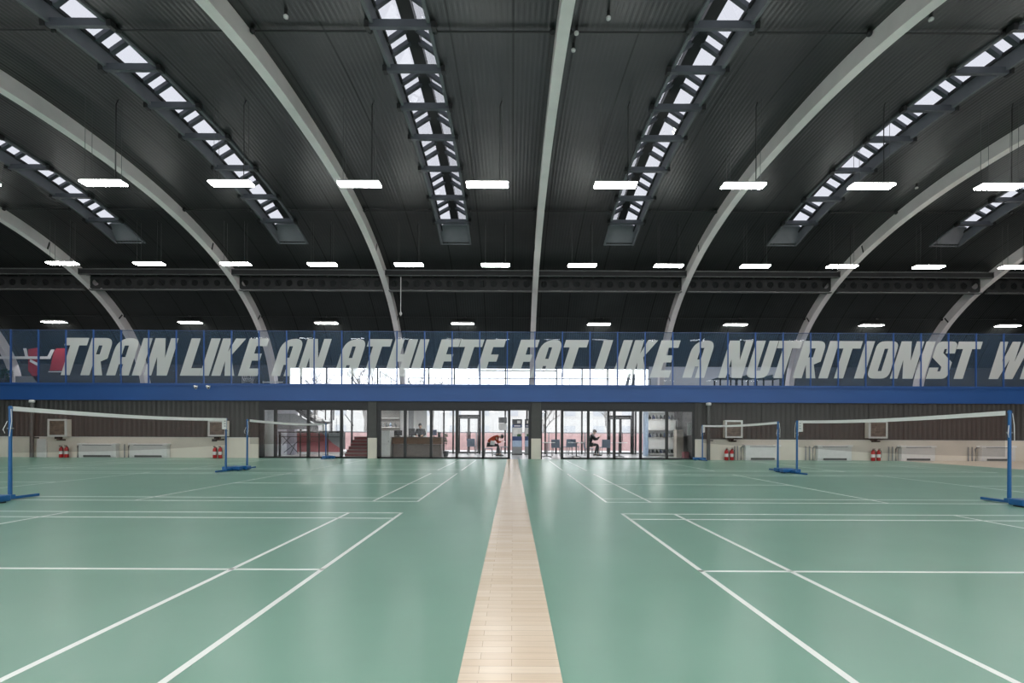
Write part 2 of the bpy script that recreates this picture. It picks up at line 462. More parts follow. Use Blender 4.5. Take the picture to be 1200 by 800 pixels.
# ---- mezzanine: slab, blue fascia, outer wall with its window band
mb = MB(); mb.box(XL, XR, YW+0.16, YE+0.5, Z_FAS0+0.02, Z_FAS1-0.02); structure(mb.build('floor_mezzanine', M['greyd']))
mb = MB(); mb.box(XL, XR, YW-0.10, YW+0.15, Z_FAS0, Z_FAS1, 0, 0.01)
mb.box(XL, XR, YW-0.13, YW-0.10, Z_FAS0, Z_FAS0+0.035)
mb.box(XL, XR, YW-0.13, YW-0.10, Z_FAS1-0.05, Z_FAS1)
structure(mb.build('beam_fascia', M['blue']))
YM = 29.35
WX0, WX1 = WX(338, YM), WX(760, YM)
WZT = WZ(430.5, YM)
mb = MB()
mb.box(XL, WX0, YM, YM+0.2, Z_FAS1-0.8, 5.1); mb.box(WX(915, YM), XR, YM, YM+0.2, Z_FAS1-0.8, 5.1)
mb.box(WX0, WX1, YM, YM+0.2, Z_FAS1-0.8, Z_FAS1)
structure(mb.build('wall_mezzanine', M['darkwall']))
mb = MB(); mb.box(WX1, WX(915, YM), YM, YM+0.2, Z_FAS1-0.8, 5.12); structure(mb.build('wall_mezzanine_pale', M['greywall']))
mb = MB(); mb.box(WX0, WX1, YM-0.02, YM+0.2, WZT, 5.1); structure(mb.build('wall_mezzanine_lintel', M['greyd']))
mb = MB()
p0 = 352
xs_m = [WX(352+30*k, YM) for k in range(14)]
for x in xs_m: mb.box(x-0.035, x+0.035, YM+0.02, YM+0.12, Z_FAS1, WZT)
mb.box(WX0, WX1, YM+0.02, YM+0.12, Z_FAS1, Z_FAS1+0.06); mb.box(WX0, WX1, YM+0.02, YM+0.12, WZT-0.06, WZT)
mb.box(WX(560, YM), WX(652, YM), YM+0.03, YM+0.1, WZT-0.20, WZT-0.14)
wn = structure(mb.build('window_4', M['frame']))
mb = MB(); mb.box(WX0, WX1, YM+0.065, YM+0.075, Z_FAS1+0.05, WZT-0.05); mb.build('pane', M['pane'], wn)

# ---- columns between the glazed fronts
def column(pa, pb):
    x0, x1 = WX(pa, YW), WX(pb, YW)
    mb = MB(); mb.box(x0, x1, YW-0.04, YW+0.30, ZC, Z_FAS0, 0, 0.01); mb.box(x0-0.01, x1+0.01, YW-0.055, YW+0.31, 0, ZC, 1, 0.01)
    structure(mb.build('column', [M['column'], M['cream']]))
column(431.5, 441.5); column(622.8, 633.6)

# ---- three glazed fronts (window_1..3)
ZH = WZ(480.0, YW)        # underside of the dark header
def front(name, pa, pb, mull, open_bays=(), wide_left=0.0, wide_right=0.0):
    mb = MB()
    xa, xb = WX(pa, YW), WX(pb, YW)
    y0, y1 = YW+0.02, YW+0.14
    mb.box(xa, xb, y0-0.01, y1+0.05, ZH, Z_FAS0)
    if wide_left: mb.box(xa, xa+wide_left, y0, y1, 0, ZH)
    else: mb.box(xa, xa+0.06, y0, y1, 0, ZH)
    if wide_right: mb.box(xb-wide_right, xb, y0, y1, 0, ZH)
    else: mb.box(xb-0.06, xb, y0, y1, 0, ZH)
    for p in mull:
        x = WX(p, YW); mb.box(x-0.058, x+0.058, y0, y1, 0, ZH)
    edges = [xa] + [WX(p, YW) for p in mull] + [xb]
    for k in range(len(edges)-1):
        if k in open_bays: continue
        mb.box(edges[k], edges[k+1], y0, y1, 0.0, 0.075)
        mb.box(edges[k], edges[k+1], y0+0.02, y1-0.02, ZH-0.05, ZH)
    o = structure(mb.build(name, M['frame']))
    for k in range(len(edges)-1):
        if k in open_bays: continue
        g = MB(); g.box(edges[k]+0.05, edges[k+1]-0.05, YW+0.075, YW+0.085, 0.07, ZH-0.04)
        g.build('pane', M['pane'], o)
    return o
front('window_1', 302.8, 431.4, [322.0, 360.7, 399.6], wide_left=0.22)
front('window_2', 441.6, 622.6, [474.4, 505.0, 535.2, 566.1, 596.6], open_bays=(5,), wide_left=0.17, wide_right=0.13)
front('window_3', 633.8, 815.3, [658.8, 689.6, 720.2, 751.2, 781.8], open_bays=(0,), wide_right=0.15)

# ---- lobby shell
mb = MB(); mb.box(-12.4, -12.2, YW+0.2, YE, 0, Z_FAS0); structure(mb.build('wall_lobby_west', M['greywall']))
mb = MB(); mb.box(8.6, 8.8, YW+0.2, YE, 0, Z_FAS0); structure(mb.build('wall_lobby_east', M['column']))
mb = MB(); mb.box(-12.2, 8.6, YW+0.2, YE+0.1, Z_FAS0-0.04, Z_FAS0+0.01); structure(mb.build('ceiling_lobby', M['greywall']))
ZH2 = WZ(479.8, YE)
mb = MB()
mb.box(XL, -12.2, YE, YE+0.2, 0, Z_FAS0); mb.box(8.6, XR, YE, YE+0.2, 0, Z_FAS0)
structure(mb.build('wall_exterior', M['greywall']))
# outer glazing, its mullions do not line up with the hall side
mb = MB()
for p in (470, 520, 531, 592, 617.5, 639, 651.7, 682, 745, 757, 352, 388, 412):
    x = WX(p, YE); mb.box(x-0.045, x+0.045, YE, YE+0.1, 0, ZH2)
mb.box(-12.2, 8.6, YE, YE+0.1, ZH2, Z_FAS0)
mb.box(-12.2, WX(539, YE), YE, YE+0.1, 0.03, 0.09); mb.box(WX(564, YE), WX(712.5, YE), YE, YE+0.1, 0.03, 0.09); mb.box(WX(742.5, YE), 8.6, YE, YE+0.1, 0.03, 0.09)
wo = structure(mb.build('window_5', M['frame']))
for a, b in ((-12.1, WX(539, YE)), (WX(564, YE), WX(712.5, YE)), (WX(742.5, YE), 8.5)):
    g = MB(); g.box(a+0.05, b-0.05, YE+0.045, YE+0.055, 0.08, ZH2-0.02); g.build('pane', M['pane'], wo)
def double_door(name, pa, pb):
    xa, xb = WX(pa, YE), WX(pb, YE); zt = WZ(487.5, YE); xm = (xa+xb)/2
    mb = MB(); mb.box(xa-0.07, xa+0.05, YE-0.02, YE+0.12, 0, ZH2); mb.box(xb-0.05, xb+0.07, YE-0.02, YE+0.12, 0, ZH2); mb.box(xa, xb, YE-0.02, YE+0.12, zt-0.06, zt+0.07)
    o = structure(mb.build(name, M['frame']))
    for a, b, hx in ((xa+0.06, xm-0.005, xm-0.10), (xm+0.005, xb-0.06, xm+0.10)):
        l = MB(); z0, z1 = 0.02, zt-0.07
        l.box(a, a+0.06, YE+0.01, YE+0.07, z0, z1); l.box(b-0.06, b, YE+0.01, YE+0.07, z0, z1); l.box(a, b, YE+0.01, YE+0.07, z0, z0+0.09); l.box(a, b, YE+0.01, YE+0.07, z1-0.08, z1)
        lo = l.build('door_leaf', M['frame'], o)
        g = MB(); g.box(a+0.05, b-0.05, YE+0.035, YE+0.045, z0+0.08, z1-0.07); g.build('pane', M['pane'], lo)
        h = MB(); h.bar((hx, YE-0.06, 0.75), (hx, YE-0.06, 1.25), 0.018); h.bar((hx, YE-0.06, 0.8), (hx, YE+0.02, 0.8), 0.01); h.bar((hx, YE-0.06, 1.2), (hx, YE+0.02, 1.2), 0.01)
        h.build('handle', M['black'], lo)
double_door('door_1', 536.5, 562.0); double_door('door_2', 713, 741.5)

# ------------------------------------------------------------------ roof ribs
RIBNAME = {-4: 'the red wall mural', -3: 'the word TRAIN', -2: 'the first LIKE', -1: 'the word ATHLETE', 0: 'the word EAT',
           1: 'the second LIKE', 2: 'the letters NUTRI', 3: 'the letters TIONIST'}
def rib_parts(root):
    mb = MB(); arc_box(mb, -0.12, 0.12, 0.03, D-0.01, 0.3, S[-1]-0.02, 3)
    mb.build('web', M['rib'], root)
    mb = MB(); arc_box(mb, -0.135, 0.135, 0.0, 0.03, 0.3, S[-1]-0.02, 3)
    mb.build('lower_flange', M['rib'], root)
    for py in (295, 376):
        mb = MB(); s = s_of_py(py, 0)
        a0, a1, b0, b1 = at(s-0.03, 0.02), at(s+0.03, 0.02), at(s-0.03, D-0.1), at(s+0.03, D-0.1)
        mb.hexa([(-0.139, *a0), (0.139, *a0), (0.139, *a1), (-0.139, *a1)], [(-0.139, *b0), (0.139, *b0), (0.139, *b1), (-0.139, *b1)])
        mb.build('splice_joint', M['joint'], root)
    e = PROF[-1]
    mb = MB(); mb.box(-0.20, 0.20, e[0]-0.12, e[0]+0.45, Z_FAS1-0.02, Z_FAS1+0.05, 0, 0.01); mb.box(-0.16, 0.16, e[0]-0.06, e[0]+0.42, Z_FAS1+0.03, Z_FAS1+0.45, 0, 0.01)
    mb.build('shaded_foot', M['greyd'], root)  # dark block paints the backlit shade at the rib's lower end
rib0 = empty('roof_rib', '', 'rib', (0, 0, 0)); rib_parts(rib0)
ribs = [rib0]
for k in range(-4, 4):
    r = rib0 if k == -4 else copy_tree(rib0)
    r.location = (RX + k*BAY, 0, 0)
    tag(r, 'white painted arched roof rib whose lower end passes behind %s' % RIBNAME[k], 'rib', 'arched roof ribs')

# ------------------------------------------------------------------ skylights
TIES = [s_of_py(p, D) for p in (30, 79, 124, 161.5, 197.5, 230.5, 259.5)]
TIES = [TIES[0] - 2*(TIES[1]-TIES[0]), TIES[0] - (TIES[1]-TIES[0])] + TIES
UP = 0.42
RISE = 0.40
def skylight_parts(root):
    n0 = D - 0.06; n1 = D + UP
    for sx in (-1, 1):
        mb = MB(); arc_box(mb, sx*SW, sx*(SW+0.08), n0, n1, S_SLOT0-0.2, S_SLOT1+0.02, 3)
        mb.build('upstand', M['well'], root)
        mb = MB(); arc_box(mb, sx*(SW-0.05), sx*SW, n1-0.10, n1-0.02, S_SLOT0, S_SLOT1-0.35, 3)
        mb.build('eaves_rail', M['steel_d'], root)
    mb = MB(); arc_box(mb, -0.165, 0.165, n1+RISE-0.19, n1+RISE, S_SLOT0, S_SLOT1-0.30, 3)
    mb.build('ridge_beam', M['steel_d'], root)
    # sloped end hood and near end panel
    a, b = at(S_SLOT1, D-0.02), at(S_SLOT1-0.62, n1+0.05)
    mb = MB()
    c0, c1 = at(S_SLOT1+0.05, D-0.02), at(S_SLOT1-0.57, n1+0.08)
    mb.hexa([(-SW, *a), (SW, *a), (SW, *b), (-SW, *b)], [(-SW, *c0), (SW, *c0), (SW, *c1), (-SW, *c1)])
    d0 = at(S_SLOT1-0.60, n1+RISE); d1 = at(S_SLOT1-0.55, n1+RISE); 
    mb.add([(-SW, *b), (SW, *b), (0, *d0), (-SW, *c1), (SW, *c1), (0, *d1)], [(0,1,2), (3,5,4), (0,2,5,3), (1,4,5,2)])
    mb.build('end_hood', M['well'], root)
    e0 = at(S_SLOT0-0.15, n0); e1 = at(S_SLOT0-0.15, n1+RISE)
    mb = MB(); mb.add([(-SW-.08, *e0), (SW+.08, *e0), (SW+.08, *e1), (-SW-.08, *e1)], [(0,1,2,3)]); mb.build('end_panel', M['well'], root)
    tie = None
    for s in TIES:
        mb = MB()
        p = [at(s-0.06, D-0.13), at(s+0.06, D-0.13), at(s+0.06, D+0.03), at(s-0.06, D+0.03)]
        mb.hexa([(-SW-0.16, *q) for q in p], [(SW+0.16, *q) for q in p])
        tie = mb.build('tie_beam', M['steel'], root)
        for sx in (-1, 1):
            q = [at(s-0.09, D-0.15), at(s+0.09, D-0.15), at(s+0.09, D-0.01), at(s-0.09, D-0.01)]
            mb = MB(); mb.hexa([(sx*(SW+0.10), *w) for w in q], [(sx*(SW+0.20), *w) for w in q])
            mb.build('end_plate', M['steel_d'], tie)
    gaps = list(zip(TIES, TIES[1:])) + [(TIES[-1], TIES[-1] + (TIES[-1]-TIES[-2]))]
    for a, b in gaps:
        for t in (0.05, 0.77):
            s = a + (b-a)*t
            if s > S_SLOT1-0.4: continue
            mb = MB()
            lo = [at(s-0.065, n1-0.12), at(s+0.065, n1-0.12), at(s+0.065, n1), at(s-0.065, n1)]
            hi = [at(s-0.065, n1+RISE-0.14), at(s+0.065, n1+RISE-0.14), at(s+0.065, n1+RISE-0.02), at(s-0.065, n1+RISE-0.02)]
            for sx in (-1, 1):
                mb.hexa([(sx*SW, *w) for w in lo], [(0.02*sx, *w) for w in hi])
            mb.build('rafter', M['steel'], root)
    mb = MB()
    ids = idx(S_SLOT0-0.2, S_SLOT1-0.5, 4)
    for sx in (-1, 1):
        vs, fs = [], []
        for i in ids: vs += [(sx*(SW+0.08), *off(i, n1+0.01)), (0, *off(i, n1+RISE+0.02))]
        for k in range(len(ids)-1): fs.append((2*k, 2*k+1, 2*k+3, 2*k+2))
        mb.add(vs, fs)
    mb.build('glazing', M['roofpane'], root)
sk0 = empty('skylight', '', 'skylight'); skylight_parts(sk0)
between = {-3: 'TRAIN and the first LIKE', -2: 'the first LIKE and ATHLETE', -1: 'ATHLETE and EAT', 0: 'EAT and the second LIKE', 1: 'the second LIKE and NUTRI', 2: 'NUTRI and TIONIST'}
for k, x in zip(SKY_K, SKYX):
    r = sk0 if k == SKY_K[0] else copy_tree(sk0)
    r.location = (x, 0, 0)
    tag(r, 'long glazed roof skylight between the ribs landing at %s' % between[k], 'skylight', 'ridge skylights in the vault')

# ------------------------------------------------------------------ pendant lights
def lamp_proto(L_, Wd, drop):
    root = empty('pendant_light', '', 'lamp')
    mb = MB(); mb.box(-L_/2+0.02, L_/2-0.02, -Wd/2+0.02, Wd/2-0.02, 0.042, 0.085, 0, 0.008); mb.box(-L_/2-0.004, L_/2+0.004, -Wd/2-0.004, Wd/2+0.004, 0.038, 0.052, 0, 0.004)
    mb.build('housing', M['offwhite'], root)
    if drop > 1:
        mb = MB(); mb.box(-L_/2, L_/2, -Wd/2, Wd/2, -0.006, 0.037, 0, 0.006); mb.build('diffuser', M['lamp'], root)  # glowing sides shaped to throw light onto the ribs
    else:
        mb = MB(); mb.box(-L_/2, L_/2, -Wd/2, Wd/2, -0.006, 0.004); mb.build('diffuser', M['lamp'], root)
        mb = MB(); mb.box(-L_/2-0.02, L_/2+0.02, -Wd/2-0.02, Wd/2+0.02, 0.005, 0.037)
        mb.box(-L_/2-0.02, -L_/2, -Wd/2-0.02, Wd/2+0.02, -0.008, 0.005); mb.box(L_/2, L_/2+0.02, -Wd/2-0.02, Wd/2+0.02, -0.008, 0.005)
        mb.build('side_frame', M['offwhite'], root)
    for sx in (-1, 1):
        for sy in (-1, 1):
            mb = MB(); mb.bar((sx*L_*0.36, sy*Wd*0.4, 0.07), (sx*L_*0.36, sy*Wd*0.4, drop + (0.0 if sy < 0 else -0.0)), 0.006, n=5)
            mb.build('suspension_cable', M['rail'], root)
    if drop > 1:
        mb = MB(); mb.tube([(L_*0.30, 0, 0.07), (L_*0.30, 0, drop-0.15), (L_*0.34, 0.02, drop+0.0)], 0.012, 6)
        mb.build('power_cord', M['black'], root)
    return root
LZ1 = WZ(217, 14.6); 
def lamp_row(Y, z, ks, fn, group, first_extra=None, rowname=''):
    drop = min(roof_z(Y-0.15), roof_z(Y+0.15)) - z - 0.01
    pr = lamp_proto(1.18, 0.30, drop)
    for j, k in enumerate(ks):
        r = pr if j == 0 else copy_tree(pr)
        x, lab = fn(k)
        r.location = (x, Y, z); tag(r, lab, 'lamp', group)
lowname = {-5: 'beyond the mural', -4: 'the mural', -3: 'TRAIN', -2: 'the first LIKE', -1: 'ATHLETE', 0: 'EAT', 1: 'the second LIKE', 2: 'NUTRI', 3: 'TIONIST', 4: 'the last W'}
def two_per_bay(rowword):
    def fn(k):
        b, q = divmod(k, 2)          # bay b lies between rib b and rib b+1
        x = RX + b*BAY + BAY*(0.25 if q == 0 else 0.75)
        near = lowname[b] if q == 0 else lowname[b+1]
        other = lowname[b+1] if q == 0 else lowname[b]
        return x, '%s pendant light close to the %s rib, on its side towards %s' % (rowword, near.replace('the ', ''), other.replace('the ', ''))
    return fn
lamp_row(14.6, WZ(217.2, 14.6), range(-7, 8), two_per_bay('upper row'), 'upper row of pendant lights')
lamp_row(21.58, WZ(311.2, 21.58), range(-9, 8), two_per_bay('lower row'), 'second row of pendant lights')
over = {-4: 'the red mural', -3: 'between TRAIN and LIKE', -2: 'the first AN', -1: 'the letters ETE', 0: 'the second LIKE', 1: 'the lone A and N', 2: 'the letters ITION', 3: 'the last W'}
def one_per_bay(k):
    return RX + k*BAY + BAY/2 - 0.12, 'short-hung roof light just above the balustrade over %s' % over[k]
lamp_row(27.45, WZ(379.6, 27.45), range(-4, 4), one_per_bay, 'third row of roof lights over the mezzanine')
def behind(k):
    b, q = divmod(k, 2); return RX + b*BAY + BAY*(0.25 if q == 0 else 0.75), 'unseen white pendant light added overhead behind the upper row'
for yy in (7.6, 0.7):  # unseen rows continuing the row spacing, added to light the hall
    z = WZ(217.2, 14.6) if yy > 5 else 5.9
    lamp_row(yy, z, range(-6, 6), behind, 'added pendant lights overhead near the viewer')

# ------------------------------------------------------------------ runway rail and cellular purlin across the hall
s_p = s_of_py(332, 0.0); yp, zp = at(s_p, 0.0)
def cellular(name, x0, x1, y, z0, z1, cells):
    """castellated beam segment with round web openings, between two ribs"""
    mb = MB()
    n = cells; w = (x1-x0)/n; r = min(w*0.30, (z1-z0)*0.27); cz = (z0+z1)/2 - 0.02
    zb, zt = z0+0.05, z1-0.03
    for i in range(n):
        a, b = x0+i*w, x0+(i+1)*w; cx = (a+b)/2
        q = 16
        circ = [(cx+r*math.cos(2*PI*k/q), cz+r*math.sin(2*PI*k/q)) for k in range(q)]
        rect = []
        for k in range(q):
            c, s_ = math.cos(2*PI*k/q), math.sin(2*PI*k/q)
            t = 1/max(abs(c)/(w/2), abs(s_)/((zt-cz) if s_ > 0 else (cz-zb)))
            rect.append((cx+c*t, cz+s_*t))
        for dy in (-0.006, 0.006):
            vs = [(u, y+dy, v) for u, v in circ] + [(u, y+dy, v) for u, v in rect]
            mb.add(vs, [(k, (k+1)%q, q+(k+1)%q, q+k) for k in range(q)])
    mb.box(x0, x1, y-0.09, y+0.09, z0, zb, 1); mb.box(x0, x1, y-0.09, y+0.09, zt, z1)
    return mb
zb_ = WZ(342, yp+0.30); zt_ = WZ(322.5, yp+0.30)
pl = {-5: 'west of the mural rib', -4: 'between the mural and TRAIN ribs', -3: 'between the TRAIN and first LIKE ribs', -2: 'between the first LIKE and ATHLETE ribs', -1: 'between the ATHLETE and EAT ribs',
      0: 'between the EAT and second LIKE ribs', 1: 'between the second LIKE and NUTRI ribs', 2: 'between the NUTRI and TIONIST ribs', 3: 'beyond the TIONIST rib'}
prev = None
for k in range(-4, 4):
    if prev is None:
        root = empty('cellular_beam', '', 'beam', (0, 0, 0))
        x0, x1 = 0.15, BAY-0.15
        cellular('web', x0, x1, yp+0.30, zb_, zt_, 13).build('web', [M['purlin'], M['rail']], root)
        prev = root; r = root
    else: r = copy_tree(prev)
    r.location = (RX + k*BAY, 0, 0)
    tag(r, 'dark cellular steel beam with round holes %s' % pl[k], 'beam', 'cellular beams between the ribs')
# twin rail running below the ribs
yr, zr0, zr1 = yp-0.35, WZ(323.6, yp-0.35), WZ(316.6, yp-0.35)
root = empty('runway_rail', 'dark horizontal double steel rail crossing all ribs above the second row beams', 'rail', (0, yr, zr0))
mb = MB(); mb.box(XL, XR, -0.03, 0.05, 0.03, zr1-zr0-0.03); mb.build('web', M['purlin'], root)
mb = MB(); mb.box(XL, XR, -0.045, 0.07, 0.0, 0.03, 0, 0.006); mb.build('lower_flange', M['rail'], root)
mb = MB(); mb.box(XL, XR, -0.05, 0.07, zr1-zr0-0.045, zr1-zr0, 0, 0.006); mb.build('upper_flange', M['rail'], root)

# ------------------------------------------------------------------ roof pipes, sprinkler heads, hanging rod
def roof_pipe(py, r, segs, label):
    s = s_of_py(py, D); y, z = at(s, D-0.07)
    root = empty('roof_conduit', label, 'pipe', (0, y, z))
    for a, b in segs:
        mb = MB(); mb.bar((a, 0, 0), (b, 0, 0), r); mb.build('pipe', M['steel_d'], root)
        for e in (a, b):
            q = MB(); q.ball((e, 0, 0), 0.07, n=8, m=6); q.build('bracket', M['steel_d'], root)
def bays(gap_w, ks, full=False):
    out = []
    for k in ks:
        a, b = RX+k*BAY, RX+(k+1)*BAY; c = (a+b)/2
        out += [(a+0.2, c-gap_w), (c+gap_w, b-0.2)]
    return out
roof_pipe(36, 0.022, bays(0.75, range(-3, 3)), 'thin dark conduit crossing the roof sheets at the top of the vault')
roof_pipe(246, 0.022, bays(0.80, range(-4, 4)), 'thin dark conduit crossing the roof sheets level with the skylight ends')
roof_pipe(372, 0.016, bays(0.02, range(-4, 4)), 'thin dark conduit low on the vault just above the balustrade')
def sprinkler(px, py, label):
    s = s_of_py(py - 3, D); y, z = at(s, D)
    x = WX(px, y)
    root = empty('sprinkler_head', label, 'sprinkler', (x, y, z), 0, 'small ceiling heads')
    mb = MB(); mb.bar((0, 0, -0.01), (0, 0, -0.13), 0.035); mb.build('stem', M['black'], root)
    mb = MB(); mb.lathe(0, 0, [(0.001, -0.20), (0.05, -0.19), (0.055, -0.15), (0.03, -0.125), (0.001, -0.125)], 12); mb.build('sensor', M['offwhite'], root)
sprinkler(673.5, 34, 'small black ceiling head with white tip beside the EAT rib, higher of two')
sprinkler(670, 55, 'small black ceiling head with white tip beside the EAT rib, lower of two')
sprinkler(1089, 18, 'small white ceiling head beside the second LIKE rib near the top')
sprinkler(1073, 216, 'small white ceiling head beside the NUTRI rib over the upper lamps')
sprinkler(711, 15, 'small dark ceiling head between the EAT rib and the skylight')
sprinkler(333, 17, 'small pale ceiling head between the first LIKE rib and the next skylight')
x_, z_ = WX(469.5, yp), WZ(342, yp)
root = empty('hanging_rod', 'thin white rod with a small cone tip hanging beside the ATHLETE rib', 'hanger', (x_, yp-0.1, 0))
mb = MB(); mb.bar((0, 0, WZ(367, yp)), (0, 0, zr0+0.02), 0.018, n=6); mb.build('rod', M['offwhite'], root)
mb = MB(); mb.lathe(0, 0, [(0.015, WZ(366, yp)), (0.075, WZ(368, yp)), (0.07, WZ(369, yp)), (0.002, WZ(371.5, yp))], 12); mb.build('cone', M['offwhite'], root)

# ------------------------------------------------------------------ glass balustrade with its lettering
ZB0, ZB1 = Z_FAS1, WZ(388.4, YW)
YG = YW - 0.02
gb = empty('glass_balustrade', 'tall blue filmed glass balustrade with slanted white lettering along the mezzanine edge', 'balustrade', (0, YG, ZB0))
px0 = 13.0
posts = [WX(px0 + 32.28*i, YW) for i in range(-2, 40)]
pm = None
for i, x in enumerate(posts):
    if pm is None:
        mb = MB(); mb.box(-0.024, 0.024, -0.035, 0.035, 0, ZB1-ZB0, 0, 0.005); mb.box(-0.045, 0.045, -0.06, 0.05, -0.06, 0.03, 0, 0.005)
        pm = mb.build('post', M['bluepost'], gb); o = pm
    else:
        o = pm.copy(); COL.objects.link(o)
    o.location = (x, 0, 0)
g0 = None
for a, b in zip(posts, posts[1:]):
    if g0 is None:
        w = b-a; mb = MB(); mb.add([(0.03, 0, 0.04), (w-0.03, 0, 0.04), (w-0.03, 0, ZB1-ZB0-0.02), (0.03, 0, ZB1-ZB0-0.02)], [(0,1,2,3)])
        g0 = mb.build('glass_panel', M['balus'], gb); o = g0
    else:
        o = g0.copy(); COL.objects.link(o)
    o.location = (a, 0, 0)
mb = MB(); mb.box(posts[0], posts[-1], -0.02, 0.02, ZB1-ZB0-0.035, ZB1-ZB0-0.010, 0, 0.004); mb.build('top_rail', M['navyrail'], gb)
mb = MB(); mb.box(posts[0], posts[-1], -0.03, 0.03, 0.0, 0.05, 0, 0.004); mb.build('bottom_rail', M['bluepost'], gb)

ST, BR = 0.245, 0.20
def rounded(pts):
    """pts: list of (x, y) or (x, y, r) corners; r rounds the corner"""
    out = []; n = len(pts)
    for i, p in enumerate(pts):
        if len(p) == 2: out.append(p); continue
        x, y, r = p; a = Vector(pts[i-1][:2]); b = Vector(pts[(i+1) % n][:2]); c = Vector((x, y))
        u = (a-c).normalized()*r; v = (b-c).normalized()*r
        for k in range(7):
            t = k/6; q = (c+u)*(1-t)**2 + c*2*t*(1-t) + (c+v)*t*t
            out.append((q.x, q.y))
    return out
def glyph(ch, w):
    s, b = ST, BR
    if ch == 'I': return [[(0,0),(w,0),(w,1),(0,1)]]
    if ch == 'L': return [[(0,0),(w,0),(w,b),(s,b),(s,1),(0,1)]]
    if ch == 'T': c = w*0.46; return [[(c-s/2,0),(c+s/2,0),(c+s/2,1-b),(w,1-b),(w,1),(0,1),(0,1-b),(c-s/2,1-b)]]
    if ch == 'E': return [[(0,0),(w,0),(w,b),(s,b),(s,.41),(w*.86,.41),(w*.86,.60),(s,.60),(s,1-b),(w,1-b),(w,1),(0,1)]]
    if ch == 'H': return [[(0,0),(s,0),(s,.40),(w-s,.40),(w-s,0),(w,0),(w,1),(w-s,1),(w-s,.60),(s,.60),(s,1),(0,1)]]
    if ch == 'N': return [[(0,0),(.20,0),(.20,.50),(w-.27,0),(w,0),(w,1),(w-.20,1),(w-.20,.48),(.27,1),(0,1)]]
    if ch == 'A': return [rounded([(0,0),(s,0),(s,.30),(w-s,.30),(w-s,0),(w,0),(w,1,.24),(0,1,.36)]), [(s,.49),(w-s,.49),(w-s,1-b),(s,1-b)]]
    if ch == 'R': return [rounded([(0,0),(s,0),(s,.36),(w-.25,0),(w,0),(w-.16,.37),(w,.45),(w,1,.22),(0,1)]), [(s,.56),(w-s,.56),(w-s,1-b),(s,1-b)]]
    if ch == 'K': return [[(0,0),(s,0),(s,.40),(w-.26,0),(w,0),(.36,.54),(w,1),(w-.27,1),(s,.64),(s,1),(0,1)]]
    if ch == 'U': return [rounded([(0,1),(0,0,.2),(w,0,.2),(w,1),(w-s,1),(w-s,b),(s,b),(s,1)])]
    if ch == 'O': return [rounded([(0,0,.2),(w,0,.2),(w,1,.2),(0,1,.2)]), [(s,b),(w-s,b),(w-s,1-b),(s,1-b)]]
    if ch == 'S': return [rounded([(0,0),(w,0,.16),(w,.44),(.25,.69),(.25,.8),(w-s,.8),(w-s,.68),(w,.68),(w,1,.16),(0,1,.16),(0,.57),(w-s,.32),(w-s,.2),(s,.2),(s,.3),(0,.3)])]
    if ch == 'W': return [[(0,1),(0,0),(.25,0),(.40,.52),(.38,0),(.64,0),(.86,1),(.64,1),(.545,.45),(.55,1),(.33,1),(.215,.45),(.21,1)]]
TEXT = [('T',64.5,26.5),('R',94.3,25.7),('A',124.6,26.4),('I',154.6,10.6),('N',168.6,27),
        ('L',210.8,23),('I',234,10.8),('K',247.6,27),('E',278.8,23),
        ('A',317.5,25.5),('N',346.8,28),
        ('A',391,25.5),('T',418.5,27.5),('H',449.5,26.5),('L',478.6,22.5),('E',503.5,22.5),('T',526.6,27),('E',556,23),
        ('E',596.5,21.7),('A',621,25.3),('T',649,27),
        ('L',693.5,22.5),('I',716.6,10.6),('K',730,27),('E',760.8,22.5),
        ('A',799,25.5),
        ('N',841,27.5),('U',872.3,25.8),('T',898.7,27.3),('R',928,26.8),('I',958.3,10.8),('T',969.3,27.3),('I',1000,10.8),('O',1014.2,25.6),('N',1042,26.5),('I',1071,10.8),('S',1084,24.6),('T',1109,28),
        ('W',1157.5,37),('I',1194,11)]
ZL0, ZL1 = WZ(441.7, YW), WZ(398.0, YW)
HL = ZL1-ZL0; PX = YW/F
for ch, pxl, wpx in TEXT:
    hpx = HL/PX
    cu = bpy.data.curves.new('letter', 'CURVE'); cu.dimensions = '2D'; cu.fill_mode = 'FRONT'
    for poly in glyph(ch, wpx/hpx if ch != 'W' else 0.86):
        sp = cu.splines.new('POLY'); sp.points.add(len(poly)-1); sp.use_cyclic_u = True
        for i, (u, v) in enumerate(poly): sp.points[i].co = ((u + 0.315*v)*HL, v*HL, 0, 1)
    tmp = bpy.data.objects.new('tmp_letter', cu); COL.objects.link(tmp)
    dg = bpy.context.evaluated_depsgraph_get()
    me = bpy.data.meshes.new_from_object(tmp.evaluated_get(dg)); 
    COL.objects.unlink(tmp); bpy.data.objects.remove(tmp); bpy.data.curves.remove(cu)
    me.transform(Matrix.Rotation(PI/2, 4, 'X'))
    me.materials.clear(); me.materials.append(M['letter'])
    o = bpy.data.objects.new('letter', me); COL.objects.link(o); o.parent = gb
    o.location = (WX(pxl, YW), -0.006, ZL0-ZB0)

